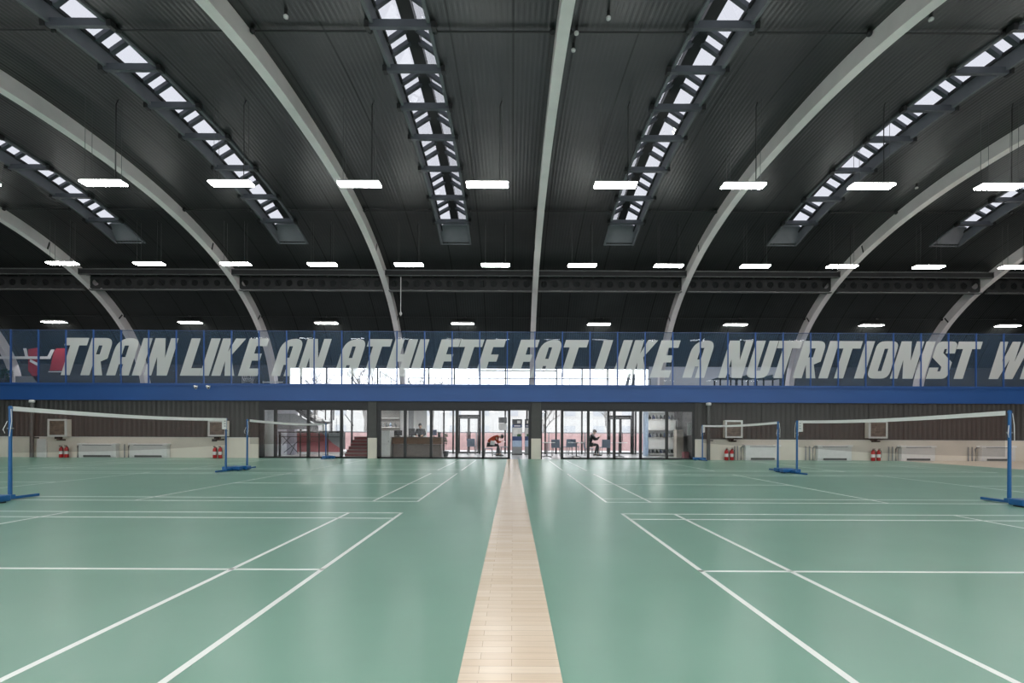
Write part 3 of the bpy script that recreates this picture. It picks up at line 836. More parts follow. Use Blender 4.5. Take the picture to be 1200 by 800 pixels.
# ------------------------------------------------------------------ badminton nets and their posts
def net_post_proto():
    root = empty('net_post', '', 'post')
    mb = MB(); mb.tube([(0,0,0.05), (0,0,0.55), (0,0,1.50)], [0.030, 0.027, 0.024], 12); mb.lathe(0, 0, [(0.03, 1.50), (0.032, 1.53), (0.02, 1.55), (0.001, 1.552)], 12)
    mb.build('upright', M['netblue'], root)
    mb = MB(); mb.box(-0.028, 0.028, -0.485, 0.50, 0.012, 0.055, 0, 0.006); mb.build('foot_bar', M['netblue'], root)
    mb = MB(); mb.box(-0.26, 0.26, -0.485, -0.24, 0.02, 0.125, 0, 0.02); mb.box(-0.05, 0.05, -0.30, 0.05, 0.02, 0.09, 0, 0.01); wb = mb.build('weight_box', M['netblue'], root)
    for sx in (-1, 1):
        w = MB(); w.box(sx*0.20-0.03, sx*0.20+0.03, -0.46, -0.30, 0.0, 0.02); w.build('rubber_pad', M['black'], wb)
    mb = MB(); mb.tube([(0.028, -0.02, 1.50), (0.05, -0.03, 1.3), (0.035, -0.05, 1.05)], 0.005, 5); mb.tube([(-0.03, -0.02, 1.30), (-0.07, -0.05, 1.16), (-0.05, -0.04, 1.10)], 0.006, 5)
    mb.build('cord', M['white'], root)
    mb = MB(); mb.bar((-0.05, 0, 1.18), (0.05, 0, 1.18), 0.012); mb.build('cleat', M['grey'], root)
    return root
NP = [(-8.27, 8.43, 0, 'blue net post standing nearest the viewer beside the mural side of the hall'),
      (-8.33, 14.88, 1, 'blue net post with white net tag, farther end of the long net below TRAIN'),
      (-8.24, 15.90, 0, 'blue net post beside the dark door frame, start of the net before the staircase'),
      (-8.15, 22.35, 1, 'distant blue net post in front of the staircase windows'),
      (8.25, 8.50, 0, 'large blue net post below the last W, closest one on the wood-floor side'),
      (8.25, 14.85, 1, 'blue net post with white tag at the far end of the net below NUTRITIONIST'),
      (8.25, 15.92, 0, 'blue net post before the radiator and extinguisher beside the drain pipe wall'),
      (8.27, 22.3, 1, 'distant blue net post beside the grey drain pipe')]
post0 = net_post_proto()
for i, (x, y, flip, lab) in enumerate(NP):
    r = post0 if i == 0 else copy_tree(post0)
    r.location = (x, y, 0); r.rotation_euler = (0, 0, PI if flip else 0)
    tag(r, lab, 'net post', 'blue badminton net posts')
def net(x, ya, yb, lab, tag_far):
    root = empty('badminton_net', lab, 'net', (x, ya, 0), 0, 'badminton nets')
    n = 24; L = yb-ya
    def z(t): return 1.545 - 0.045*math.sin(PI*t)
    a = 0.035
    mb = MB(); vs, fs = [], []
    for i in range(n+1):
        t = i/n; y = a + (L-2*a)*t
        vs += [(-0.006, y, z(t)-0.075), (0.006, y, z(t)-0.075), (0.006, y, z(t)), (-0.006, y, z(t))]
    for k in range(n):
        for e in range(4): fs.append((4*k+e, 4*k+(e+1)%4, 4*k+4+(e+1)%4, 4*k+4+e))
    fs += [(0,1,2,3), (4*n+3,4*n+2,4*n+1,4*n)]
    mb.add(vs, fs); mb.build('tape', M['white'], root)
    mb = MB(); vs, fs = [], []
    for i in range(n+1):
        t = i/n; y = a + (L-2*a)*t
        vs += [(0, y, z(t)-0.77), (0, y, z(t)-0.07)]
    for k in range(n): fs.append((2*k, 2*k+2, 2*k+3, 2*k+1))
    mb.add(vs, fs); mb.build('mesh', M['net'], root)
    mb = MB(); ye = L-a-0.01
    mb.box(-0.012, 0.012, ye-0.20, ye, z(1)-0.32, z(1)-0.001)
    for k in range(3): mb.box(-0.014, 0.014, ye-0.13, ye-0.05, z(1)-0.10-k*0.07, z(1)-0.075-k*0.07, 1)
    mb.build('end_tag', [M['white'], M['grey']], root)
net(-8.29, 8.46, 14.86, 'badminton net strung below TRAIN LIKE, the longest on the mural side', True)
net(-8.20, 15.94, 22.31, 'badminton net strung before the staircase windows', True)
net(8.25, 8.54, 14.81, 'badminton net strung below NUTRITIONIST, the long one above the wood floor edge', True)
net(8.26, 15.96, 22.26, 'short-looking badminton net crossing the wall cabinet beside the drain pipe', True)

# ------------------------------------------------------------------ wall equipment
def cabinet(px0_, px1_, py0_, py1_, lab):
    Y = YW-0.30
    x0, x1 = W(px0_, 500, Y)[0], W(px1_, 500, Y)[0]; z1, z0 = W((px0_+px1_)/2, py0_, Y)[1], W((px0_+px1_)/2, py1_, Y)[1]
    cx = (x0+x1)/2
    root = empty('unit_heater', lab, 'heater', (cx, Y, z0), 0, 'framed unit heaters on the dark wall')
    w, h = (x1-x0)/2, z1-z0; fr = 0.075
    mb = MB(); mb.box(-w, w, 0.0, 0.05, 0, fr, 0, 0.006); mb.box(-w, w, 0, 0.05, h-fr, h, 0, 0.006); mb.box(-w, -w+fr, 0, 0.05, fr, h-fr); mb.box(w-fr, w, 0, 0.05, fr, h-fr)
    mb.build('front_frame', M['offwhite'], root)
    mb = MB(); mb.box(-w+0.01, w-0.01, 0.05, 0.29, 0.01, h-0.01); mb.build('casing', M['cream'], root)
    mb = MB(); mb.box(-w+fr, w-fr, 0.02, 0.045, fr, h-fr); gr = mb.build('grille', M['brownglass'], root)
    mb = MB()
    for k in range(6):
        zz = fr + (h-2*fr)*(k+0.5)/6; mb.box(-w+fr, w-fr, 0.012, 0.02, zz-0.012, zz+0.012)
    mb.build('louvre', M['taupe'], gr)
    mb = MB(); mb.box(-w*0.5, w*0.1, 0.12, 0.25, -0.10, -0.002); mb.bar((-w*0.4, 0.2, -0.14), (w*0.5, 0.2, -0.14), 0.03); mb.bar((w*0.0, 0.2, -0.10), (w*0.0, 0.2, -0.15), 0.03); mb.build('bracket', M['black'], root)
cabinet(55.5, 77.5, 490.8, 511.5, 'white framed unit heater on dark wall beside the drain pipe under TRAIN')
cabinet(243.5, 265, 492.5, 511.3, 'white framed unit heater on dark wall behind the tagged net end below LIKE')
cabinet(850, 870.5, 492.2, 513, 'white framed unit heater above the extinguishers just past the glazed front')
cabinet(1018.5, 1040.5, 493.2, 513.5, 'white framed unit heater on dark wall under the letters TIONI')

def fan_coil(px0_, px1_, py0_, py1_, pipes, lab):
    Y = YW-0.32
    x0, x1 = WX(px0_, Y), WX(px1_, Y); z1 = W((px0_+px1_)/2, py0_, Y)[1]; w = (x1-x0)/2
    root = empty('fan_coil_unit', lab, 'radiator', ((x0+x1)/2, Y, 0), 0, 'white fan coil units along the cream wall')
    mb = MB(); mb.box(-w+0.05, w-0.05, 0.02, 0.25, 0.08, z1-0.05, 0, 0.015); mb.box(-w+0.04, w-0.04, 0.05, 0.25, 0.0, 0.08); mb.build('casing', M['offwhite'], root)
    mb = MB(); mb.box(-w, -w+0.24, 0.0, 0.25, z1-0.07, z1, 0, 0.01); mb.box(w-0.24, w, 0.0, 0.25, z1-0.07, z1, 0, 0.01); mb.box(-w+0.2, w-0.2, 0.03, 0.25, z1-0.05, z1-0.015); mb.build('top_grille', M['white'], root)
    mb = MB(); mb.box(-w+0.24, w-0.24, 0.0, 0.03, z1-0.09, z1-0.06); mb.build('outlet_slot', M['grey'], root)
    mb = MB(); mb.box(-w+0.28, w-0.28, 0.005, 0.03, 0.03, 0.115); mb.build('intake_slot', M['pipe'], root)
    for dx in pipes:
        mb = MB(); mb.tube([(-w-dx, 0.17, 0.0), (-w-dx, 0.17, z1-0.14), (-w-dx+0.06, 0.17, z1-0.08), (-w-dx+0.15, 0.17, z1-0.08)] if dx < 0.2 else [(-w-dx, 0.17, 0.0), (-w-dx, 0.17, z1-0.05)], 0.026, 8)
        mb.build('supply_pipe', M['grey'], root)
fan_coil(90, 136.5, 519.3, 537, (0.10,), 'white fan coil unit on cream wall beside the drain-pipe extinguishers under TRAIN')
fan_coil(150, 196.5, 519.3, 537, (0.10, 0.28), 'white fan coil unit on cream wall under the letters LIKE, before the bare wall')
fan_coil(873, 915.5, 521.2, 538, (0.10, 0.25, 0.38), 'white fan coil unit partly behind the net post beside the glazed front')
fan_coil(958, 1000, 521.5, 538, (0.10, 0.25, 0.42), 'white fan coil unit on cream wall under the letters TRI')
fan_coil(1056, 1098, 522.2, 538.5, (0.10, 0.25, 0.42), 'white fan coil unit on cream wall under the letters NIS')
fan_coil(1150, 1192, 522.5, 538.5, (0.10, 0.25, 0.42), 'white fan coil unit behind the large net post below the last W')
for ppx in (-10, -70):
    fan_coil(ppx-46, ppx, 519.3, 537, (0.10,), 'white fan coil unit on cream wall past the mural end')

def extinguisher_proto():
    root = empty('fire_extinguisher', '', 'fire extinguisher')
    mb = MB(); mb.lathe(0, 0, [(0.001, 0.0), (0.075, 0.0), (0.082, 0.02), (0.082, 0.36), (0.07, 0.42), (0.035, 0.455), (0.025, 0.48), (0.001, 0.48)], 16); mb.build('cylinder', M['red'], root)
    mb = MB(); mb.box(-0.02, 0.02, -0.09, 0.02, 0.475, 0.51); mb.box(-0.02, 0.02, -0.11, 0.01, 0.53, 0.545); vb = mb.build('valve', M['black'], root)
    mb = MB(); mb.tube([(0.02, 0, 0.49), (0.09, -0.03, 0.45), (0.105, -0.03, 0.3), (0.10, -0.03, 0.14)], 0.012, 6); mb.build('hose', M['black'], vb)
    mb = MB(); mb.lathe(0, 0, [(0.083, 0.15), (0.083, 0.29)], 16); mb.build('label', M['offwhite'], root)
    return root
ex0 = extinguisher_proto(); first = True
for px_, w_, la, lb in ((75, 'pair under TRAIN', 'drain pipe', 'coil unit'), (255, 'pair below the LIKE heater', 'coil units', 'glazed front'), (854.5, 'pair beside the front', 'drain pipe', 'coil unit'), (1026.5, 'pair below the TIONI heater', 'front', 'coil unit')):
    for j, side in ((-1, la), (1, lb)):
        r = ex0 if first else copy_tree(ex0); first = False
        r.location = (WX(px_, YW-0.22) + j*0.12, YW-0.22, 0)
        tag(r, 'red fire extinguisher in the %s, nearer the %s' % (w_, side), 'fire extinguisher', 'red extinguishers standing in pairs')
mb = MB(); mb.box(WX(248.5, YW-.06), WX(254.5, YW-.06), YW-0.075, YW-0.066, WZ(518.5, YW), WZ(515.6, YW), 0)
tag(mb.build('wall_sign', M['greyd']), 'small dark sign plate on the cream wall above the red extinguishers', 'sign')
def drain(px_, lab, up=True):
    Y = YW-0.20; x = WX(px_, Y)
    root = empty('drain_pipe', lab, 'pipe', (x, Y, 0), 0, 'drain pipes on the back wall')
    mb = MB(); mb.bar((0,0,0.0), (0,0,Z_FAS0-0.12), 0.075, n=14); mb.build('pipe', M['pipe'], root)
    mb = MB(); mb.lathe(0, 0, [(0.076, Z_FAS0-0.14), (0.11, Z_FAS0-0.13), (0.11, Z_FAS0-0.03), (0.06, Z_FAS0-0.01), (0.001, Z_FAS0-0.005)], 14); mb.build('collar', M['offwhite'], root)
    mb = MB(); mb.box(-0.02, 0.22, 0.03, 0.12, 0.84, 0.90); mb.build('bracket', M['pipe'], root)
drain(37.3, 'grey drain pipe with white collar beside the heater under TRAIN')
drain(830.3, 'grey drain pipe with white collar next to the glazed front')
mb = MB(); mb.box(WX(45.5, YW-.05), WX(56, YW-.05), YW-0.15, YW-0.06, 0, 0.82, 0, 0.01)
tag(mb.build('access_panel', M['offwhite']), 'white boxed access panel on cream wall between drain pipe and extinguishers', 'panel')
def camera_light(px_, py_, lab):
    Y = YW-0.14; x, z = W(px_, py_, Y)
    root = empty('security_camera', lab, 'camera', (x, Y, z), 0, 'white cameras on the blue fascia')
    mb = MB(); mb.box(-0.05, 0.05, -0.01, 0.01, 0.0, 0.07); mb.bar((0, 0, 0.04), (0.0, -0.10, 0.03), 0.015); mb.build('wall_mount', M['white'], root)
    mb = MB(); mb.tube([(-0.05, -0.08, 0.04), (0.10, -0.22, -0.05)], [0.045, 0.055], 12); mb.build('body', M['white'], root)
    mb = MB(); mb.tube([(0.10, -0.22, -0.05), (0.105, -0.225, -0.053)], 0.04, 12); mb.build('lens', M['black'], root)
camera_light(230.5, 453.5, 'small white camera on the blue fascia under the letter L of LIKE')
camera_light(245.0, 453.5, 'small white camera on the blue fascia under the letter I of LIKE')

# ------------------------------------------------------------------ things on the mezzanine
ZF = Z_FAS1 - 0.02
YY = 28.55
root = empty('guard_railing', 'thin dark guard railing on the mezzanine before the bright windows', 'railing', (0, YY, ZF))
xa, xb = WX(478, YY), WX(762, YY)
mb = MB(); mb.bar((xa, 0, 0.95), (xb, 0, 0.95), 0.022); mb.build('handrail', M['frame'], root)
n = 12
for i in range(n+1):
    x = xa + (xb-xa)*i/n; mb = MB(); mb.bar((x, 0, 0), (x, 0, 0.95), 0.018, n=6); mb.build('baluster', M['frame'], root)
root = empty('stair_railing', 'dark sloping stair railing seen through the glass beside the ATHLETE rib', 'railing', (0, 28.3, ZF))
x0, x1 = WX(445, 28.3), WX(465, 28.3)
mb = MB(); mb.bar((x0, 0, 1.28), (x1, 0, 0.70), 0.022); mb.bar((x0, 0, 1.12), (x1, 0, 0.54), 0.014); mb.build('handrail', M['frame'], root)
for i in range(4):
    t = i/3; x = x0+(x1-x0)*t; mb = MB(); mb.bar((x, 0, 0), (x, 0, 1.28-0.58*t), 0.018, n=6); mb.build('baluster', M['frame'], root)
tb0 = None
for i, (pxa, pxb, lab) in enumerate(((838, 862, 'dark green table on the mezzanine behind the letter N of NUTRITIONIST'), (864, 882, 'dark green table on the mezzanine behind the start of letter U'), (888, 912, 'dark green table on the mezzanine nearest the NUTRI rib'))):
    Y = 26.6; xa, xb = WX(pxa, Y), WX(pxb, Y); zt = WZ(442.0, Y)
    root = empty('games_table', lab, 'table', ((xa+xb)/2, Y, ZF), 0, 'dark green tables on the mezzanine')
    w = (xb-xa)/2; h = zt-ZF
    mb = MB(); mb.box(-w, w, -0.45, 0.45, h-0.05, h, 0, 0.01); mb.build('tabletop', M['tgreen'], root)
    for sx in (-1, 1):
        for sy in (-1, 1):
            mb = MB(); mb.box(sx*w*0.8-0.03, sx*w*0.8+0.03, sy*0.38-0.03, sy*0.38+0.03, 0, h-0.05); mb.build('leg', M['frame'], root)
    mb = MB(); mb.box(-0.01, 0.01, -0.45, 0.45, h, h+0.15); mb.build('divider', M['tgreen'], root)
# folded banners standing before the window
mb = MB(); Y = 27.2
x0 = WX(731, Y); zt = WZ(437, Y)
mb.prism([(0, 0), (0.16, 0), (0.34, zt-ZF), (0.22, (zt-ZF)*0.92), (0.06, (zt-ZF)*0.4)], 'Y', -0.04, 0.04)
o = mb.build('folded_parasol', M['grey'], None, None); o.location = (x0, Y, ZF)
tag(o, 'pale grey folded cloth leaning before the window behind LIKE', 'parasol')
mb = MB(); mb.prism([(0, 0), (0.26, 0), (0.28, zt-ZF+0.02), (0.20, zt-ZF-0.1), (0.05, 0.3)], 'Y', -0.04, 0.04)
o = mb.build('folded_parasol', M['greyd']); o.location = (x0+0.32, Y+0.1, ZF)
tag(o, 'dark folded cloth leaning beside the pale grey one behind LIKE', 'parasol')
# red mural panels and white strokes at the far end
YP = 28.0
root = empty('wall_mural', 'dark red wall mural with white strokes before the word TRAIN', 'mural', (0, YP, 0))
def quad(mb, pts, d=0.02, mi=0):
    v0 = [(W(px_, py_, YP)[0], 0, W(px_, py_, YP)[1]) for px_, py_ in pts]; v1 = [(a, d, c) for a, b, c in v0]
    n_ = len(pts)
    mb.add(v0+v1, [list(range(n_)), list(range(n_, 2*n_))[::-1]] + [(i, (i+1)%n_, n_+(i+1)%n_, n_+i) for i in range(n_)], mi)
mb = MB(); quad(mb, [(33,409),(45,407),(45,450),(33,434)]); quad(mb, [(58,434),(63,412),(66,408),(79,408),(79,434)]); mb.build('red_panel', M['redwall'], root)
mb = MB(); quad(mb, [(-20,417.5),(56,417.5),(60,409.5),(64,409.5),(59,420.5),(-20,420.5)], -0.02); quad(mb, [(27.5,408),(31,408),(33,418),(30,418)], -0.02); quad(mb, [(36,421),(45,425.5),(45,429),(35,423.5)], -0.02); quad(mb, [(57,435),(79,435),(79,436),(57,436)], -0.02)
mb.build('white_stroke', M['white'], root)
mb = MB(); quad(mb, [(18, 440.5), (45, 440.5), (45, 449.5), (18, 449.5)]); mb.build('lower_panel', M['grey'], root)
def plant(x, y, z, h, lab, pot=True, spread=0.3, n=26):
    root = empty('potted_plant', lab, 'plant', (x, y, z))
    mb = MB(); mb.lathe(0, 0, [(0.001, 0), (0.11, 0), (0.15, 0.26), (0.14, 0.27), (0.12, 0.25), (0.001, 0.24)], 14); mb.build('pot', M['greyd'], root)
    mb = MB(); mb.tube([(0,0,0.24), (0.02,0.01,h*0.5), (0,0,h*0.85)], [0.02, 0.016, 0.01], 6); mb.build('stem', M['bark'], root)
    mb = MB()
    for i in range(n):
        a = random.uniform(0, 2*PI); e = random.uniform(-0.3, 1.1); l = random.uniform(0.6, 1.0)*spread
        b = Vector((0, 0, random.uniform(h*0.5, h*0.9)))
        d = Vector((math.cos(a)*math.cos(e), math.sin(a)*math.cos(e), math.sin(e)*0.7)); u = d.cross(Vector((0,0,1))).normalized()*l*0.22
        m_ = b + d*l*0.55 + Vector((0,0,0.03)); t = b + d*l - Vector((0,0,0.05))
        mb.add([b, m_+u, t, m_-u], [(0,1,2,3)])
    mb.build('foliage', M['green'], root)
plant(WX(5, 26.5), 26.5, ZF, 1.15, 'leafy green potted plant on the mezzanine below the white mural stroke', True, 0.5, 40)
# white line drawing sign beside the start of the windows
Y = 28.9
root = empty('line_sign', 'white outlined curl sign on the mezzanine behind the first LIKE', 'sign', (WX(291, Y), Y, 0))
mb = MB()
zc = WZ(443, Y)
for r in (0.12, 0.22, 0.32):
    mb.tube([(r*math.cos(a), 0, zc + r*math.sin(a)) for a in [PI*(1.25 - 1.5*k/14) for k in range(15)]], 0.014, 5)
for r in (0.12, 0.22, 0.32): mb.tube([(-0.32, 0, zc-0.02-r*0.9), (0.0, 0, zc+0.02-r*0.7), (0.30, 0, zc-0.05-r)], 0.012, 5)
mb.tube([(-0.36, 0, zc-0.35), (-0.36, 0, zc+0.36), (0.30, 0, zc+0.36)], 0.012, 5)
mb.build('outline', M['white'], root)
mb = MB(); mb.box(-0.4, 0.42, 0.03, 0.05, zc-0.36, zc+0.40); mb.build('backing', M['greyd'], root)
root = empty('slatted_bench', 'white slatted rail unit on the mezzanine between LIKE and AN', 'bench', (WX(315, 28), 28.0, ZF))
for k in range(4):
    mb = MB(); mb.box(-0.35, 0.45+0.1*k, -0.02, 0.02, 0.10+0.17*k, 0.15+0.17*k); mb.build('slat', M['offwhite'], root)
for x in (-0.33, 0.43):
    mb = MB(); mb.box(x-0.02, x+0.02, 0.02, 0.05, 0, 0.72); mb.build('leg', M['grey'], root)

# ------------------------------------------------------------------ lobby: staircase
def W3(px_, py_, Y): return W(px_, py_, Y)
Y0, Y1 = 25.0, 26.6
root = empty('lower_staircase', 'red carpeted steps with grey side wall behind the staircase window', 'stairs', (0, 0, 0))
xr0, xr1 = WX(404, Y0), WX(431, Y0)+0.3
nst = 6
for k in range(nst):
    mb = MB(); h0 = WZ(535, Y0)*0; z1 = 0.16*(k+1)
    mb.box(xr0, xr1, Y0+0.30*k, Y0+0.30*(k+1)+ (0.0 if k < nst-1 else 1.0), 0.0, z1-0.03)
    mb.box(xr0, xr1, Y0+0.30*k-0.02, Y0+0.30*(k+1), z1-0.03, z1, 1)
    mb.build('step', [M['redstep'], M['taupe']], root)
mb = MB()
xw0 = WX(376, Y0)
mb.prism([(xw0, 1.17), (xr0-0.02, 1.17), (xr0-0.02, 0.32), (WX(398, Y0), 0.40), (WX(390, Y0), 0.62)], 'Y', Y0+0.05, Y0+0.15)
mb.build('side_wall', M['grey'], root)
mb = MB()
mb.bar((WX(372, Y0), Y0+0.02, 1.22), (xr0-0.05, Y0+0.02, 1.22), 0.02)
for p in (378, 386, 394, 402): mb.bar((WX(p, Y0), Y0+0.02, 1.15), (WX(p, Y0), Y0+0.02, 1.85), 0.012, n=6)
mb.bar((WX(404, Y0), Y0+0.02, 2.05), (WX(412, Y0), Y0+0.3, 1.5), 0.02)
mb.build('handrail', M['greyd'], root)
root = empty('upper_staircase', 'dark sloping stair flight rising under the ceiling behind the staircase window', 'stairs', (0, 0, 0))
Yu = 26.0
pts = [(344, 479), (352, 479), (357, 483.5), (361, 485), (364, 488.5), (368, 490), (371, 493.5), (378.5, 493.5), (378.5, 495.5), (371, 496.5), (366, 494), (356, 488.5)]
mb = MB(); mb.prism([(W3(a, b, Yu)[0], W3(a, b, Yu)[1]) for a, b in pts][::-1], 'Y', Yu, Yu+1.2); mb.build('flight', M['black'], root)
mb = MB()
mb.bar((WX(355, Yu), Yu-0.02, WZ(474.6, Yu)), (WX(380, Yu), Yu-0.02, WZ(483, Yu)), 0.015)
for p in (369, 381.5, 391): mb.bar((WX(p, Yu), Yu-0.02, WZ(493, Yu)), (WX(p, Yu), Yu-0.02, Z_FAS0-0.05), 0.035, n=8)
mb.build('hanger', M['frame'], root)
mb = MB(); mb.prism([(W3(a, b, Yu+0.4)[0], W3(a, b, Yu+0.4)[1]) for a, b in [(322, 484.5), (346, 484.5), (373, 499), (373, 507), (362, 503), (322, 503)]][::-1], 'Y', Yu+0.3, Yu+0.4); mb.build('soffit_panel', M['grey'], root)
# red low wall behind the stairs and balustrade in front of it
mb = MB(); Yb = 27.4
mb.box(WX(348, Yb), WX(399, Yb), Yb, Yb+0.12, 0.12, WZ(507, Yb)); mb.box(WX(340, Yb), WX(404, Yb), Yb-0.03, Yb+0.14, 0, 0.12, 1); mb.box(WX(348, Yb), WX(399, Yb), Yb-0.03, Yb+0.14, WZ(507, Yb), WZ(505.6, Yb), 2)
tag(mb.build('low_wall', [mat('rose_paint', (0.40, 0.12, 0.13), 0.6), M['white'], M['greyd']]), 'low rose red wall behind the staircase railing', 'wall')
root = empty('lobby_balustrade', 'dark lobby railing with lattice bars behind the second staircase pane', 'railing', (0, 24.4, 0))
Y = 24.4
mb = MB(); mb.bar((WX(326, Y), 0, 1.17), (WX(398, Y), 0, 1.17), 0.025); mb.bar((WX(326, Y), 0, 0.95), (WX(398, Y), 0, 0.95), 0.014); mb.build('handrail', M['frame'], root)
for p in (328, 352, 374, 384):
    mb = MB(); mb.bar((WX(p, Y), 0, 0), (WX(p, Y), 0, 1.17), 0.03 if p != 328 else 0.06, n=8); mb.build('post', M['frame'], root)
for (a, za, b, zb) in ((331, 1.0, 350, 0.15), (331, 0.55, 340, 0.95), (333, 0.2, 350, 0.75), (340, 0.1, 346, 0.6)):
    mb = MB(); mb.bar((WX(a, Y), 0.0, za), (WX(b, Y), 0.0, zb), 0.016, n=6); mb.build('brace', M['frame'], root)
mb = MB(); Y = 23.6; mb.box(WX(308, Y), WX(321, Y), Y, Y+0.06, 0.03, WZ(494, Y), 0, 0.01)
tag(mb.build('white_screen', M['white']), 'tall white screen panel behind the first staircase pane', 'screen')
mb = MB(); Y = 26.5; mb.box(WX(336, Y), WX(345, Y), Y, Y+0.3, 0.0, WZ(497, Y), 0, 0.01)
tag(mb.build('locker', mat('lilac_grey', (0.36, 0.36, 0.44), 0.5)), 'pale lilac grey locker behind the lattice railing', 'locker')

# ------------------------------------------------------------------ lobby: reception
Yd = 24.9
def bx(pa, pb, Y): return WX(pa, Y), WX(pb, Y)
root = empty('reception_desk', 'long brown reception desk behind the glazed front', 'desk', (0, Yd, 0))
xa, xb = bx(460.2, 516.5, Yd); zt = WZ(513.2, Yd); zm = WZ(521, Yd)
mb = MB(); mb.box(xa, xb, 0.05, 0.75, 0.0, zm, 0, 0.01); mb.build('lower_front', M['taupe'], root)
mb = MB(); mb.box(xa-0.02, xb+0.02, 0.0, 0.75, zm+0.02, zt, 0, 0.01); mb.build('upper_front', M['wood'], root)
mb = MB(); mb.box(xa-0.03, xb+0.03, -0.03, 0.78, zt, zt+0.035, 0, 0.008); mb.build('counter_top', M['taupe'], root)
ztop = zt+0.035
root = empty('tall_cabinet', 'tall pale grey cabinet at the end of the reception desk', 'cabinet', (0, 24.6, 0))
xa, xb = bx(446.2, 457.0, 24.6); zt2 = WZ(505, 24.6)
mb = MB(); mb.box(xa, xb, 0, 0.8, 0.06, zt2, 0, 0.01); mb.box(xa+0.02, xb-0.02, 0.03, 0.8, 0, 0.06, 0); mb.build('body', M['offwhite'], root)
mb = MB(); mb.box(xa+0.02, xb-0.02, -0.02, 0.0, 0.08, zt2*0.48, 0, 0.005); mb.box(xa+0.02, xb-0.02, -0.02, 0.0, zt2*0.5, zt2-0.02, 0, 0.005); dr = mb.build('door', M['white'], root)
mb = MB(); mb.bar((xb-0.06, -0.035, zt2*0.55), (xb-0.06, -0.035, zt2*0.62), 0.008); mb.build('handle', M['greyd'], dr)
root = empty('back_shelf', 'grey wall shelving with small items behind the tall cabinet', 'shelf', (0, 28.0, 0))
xa, xb = bx(444, 467, 28.0)
mb = MB(); mb.box(xa, xb, 0.3, 0.4, 0, 2.4); mb.build('back_panel', mat('warm_grey', (0.30, 0.29, 0.27), 0.7), root)
for z in (1.1, 1.45, 1.95):
    mb = MB(); mb.box(xa, xb, 0.0, 0.3, z, z+0.03); mb.build('shelf_board', M['white'], root)
for i, p in enumerate((449, 453, 457.5, 463)):
    mb = MB(); x = WX(p, 28.1); mb.lathe(x, 28.12, [(0.001, 1.482), (0.05, 1.482), (0.055, 1.60), (0.03, 1.68), (0.03, 1.72), (0.001, 1.72)], 10)
    tag(mb.build('jar', [M['grey'], M['greyd'], M['sky'], M['grey']][i]), ['pale jar on the back shelf nearest the column', 'dark jar on the back shelf beside the pale one', 'blue tinted jar on the back shelf', 'grey jar on the back shelf towards the exit pillar'][i], 'jar', 'jars on the back shelf')
def box_thing(name, pa, pb, ya, yb, Y, dep, m, lab, cat, c=0.01, z0=None):
    xa, xb = bx(pa, pb, Y); mb = MB(); mb.box(xa, xb, Y, Y+dep, WZ(yb, Y) if z0 is None else z0, WZ(ya, Y), 0, c)
    return tag(mb.build(name, m), lab, cat)
xa, xb = bx(466, 517, 28.4)
mb = MB(); mb.box(xa, WX(500, 28.4), 28.4, 28.5, 0, Z_FAS0-0.05); structure(mb.build('wall_lobby_partition', M['white']))
mb = MB(); mb.box(WX(478.5, 27.6), WX(483.5, 27.6), 27.6, 27.9, 0, Z_FAS0-0.05, 0, 0.01); structure(mb.build('column_lobby', M['grey']))
def monitor(px_, py_, Y, w, h, lab, m=None):
    x = WX(px_, Y); z = ztop
    root = empty('desk_monitor', lab, 'monitor', (x, Y, z), 0, 'monitors on the reception desk')
    mb = MB(); mb.box(-0.12, 0.12, -0.06, 0.08, 0, 0.015); mb.bar((0, 0.02, 0.01), (0, 0.02, 0.16), 0.02); mb.build('stand', M['black'], root)
    mb = MB(); mb.box(-w/2, w/2, -0.01, 0.03, 0.08, 0.08+h, 0, 0.008); mb.build('screen', m or M['black'], root)
monitor(466.5, 507, 25.48, 0.40, 0.24, 'low black monitor on the reception desk nearest the tall cabinet')
monitor(482.5, 507, 25.35, 0.30, 0.34, 'tall black monitor on the reception desk beside the person')
monitor(508.5, 507, 25.35, 0.28, 0.28, 'navy backed monitor near the exit end of the reception desk', M['navy'])
plant(WX(522.5, 25.3), 25.3, 0, 1.22, 'slim potted plant standing at the exit end of the reception desk', True, 0.16, 40)
box_thing('paper_holder', 513, 516, 506.5, 510.5, 25.25, 0.1, M['greyd'], 'small dark holder standing on the end of the reception desk', 'holder', 0.005, ztop)
# ceiling spotlight bar in the lobby
root = empty('ceiling_track', 'short black track light under the lobby ceiling above the reception desk', 'lamp', (WX(513, 25.5), 25.5, Z_FAS0-0.05))
mb = MB(); mb.box(-0.45, 0.45, -0.03, 0.03, -0.06, 0.0); mb.build('track', M['black'], root)
for dx in (-0.3, 0.0, 0.3):
    mb = MB(); mb.tube([(dx, 0, -0.05), (dx+0.06, -0.02, -0.16)], [0.04, 0.05], 10); mb.build('spot_head', M['black'], root)

lp = None
for i, (x, y) in enumerate([(-10.0, 25.0), (-7.0, 26.8), (-4.2, 25.6), (-1.2, 26.4), (1.8, 25.6), (4.6, 26.4), (7.2, 25.4), (-10.0, 27.6)]):
    if lp is None:
        root = lp = empty('lobby_fill_light', '', 'lamp')  # panels added out of view above the glazing to brighten the lobby
        mb = MB(); mb.box(-0.32, 0.32, -0.32, 0.32, -0.03, -0.0, 0, 0.006); mb.build('tray', M['white'], root)
        mb = MB(); mb.box(-0.29, 0.29, -0.29, 0.29, -0.036, -0.03); mb.build('diffuser', M['lobbyfill'], root)
    else: root = copy_tree(lp)
    root.location = (x, y, Z_FAS0-0.042); tag(root, 'unseen square light panel added under the lobby ceiling', 'lamp', 'added square lobby light panels')
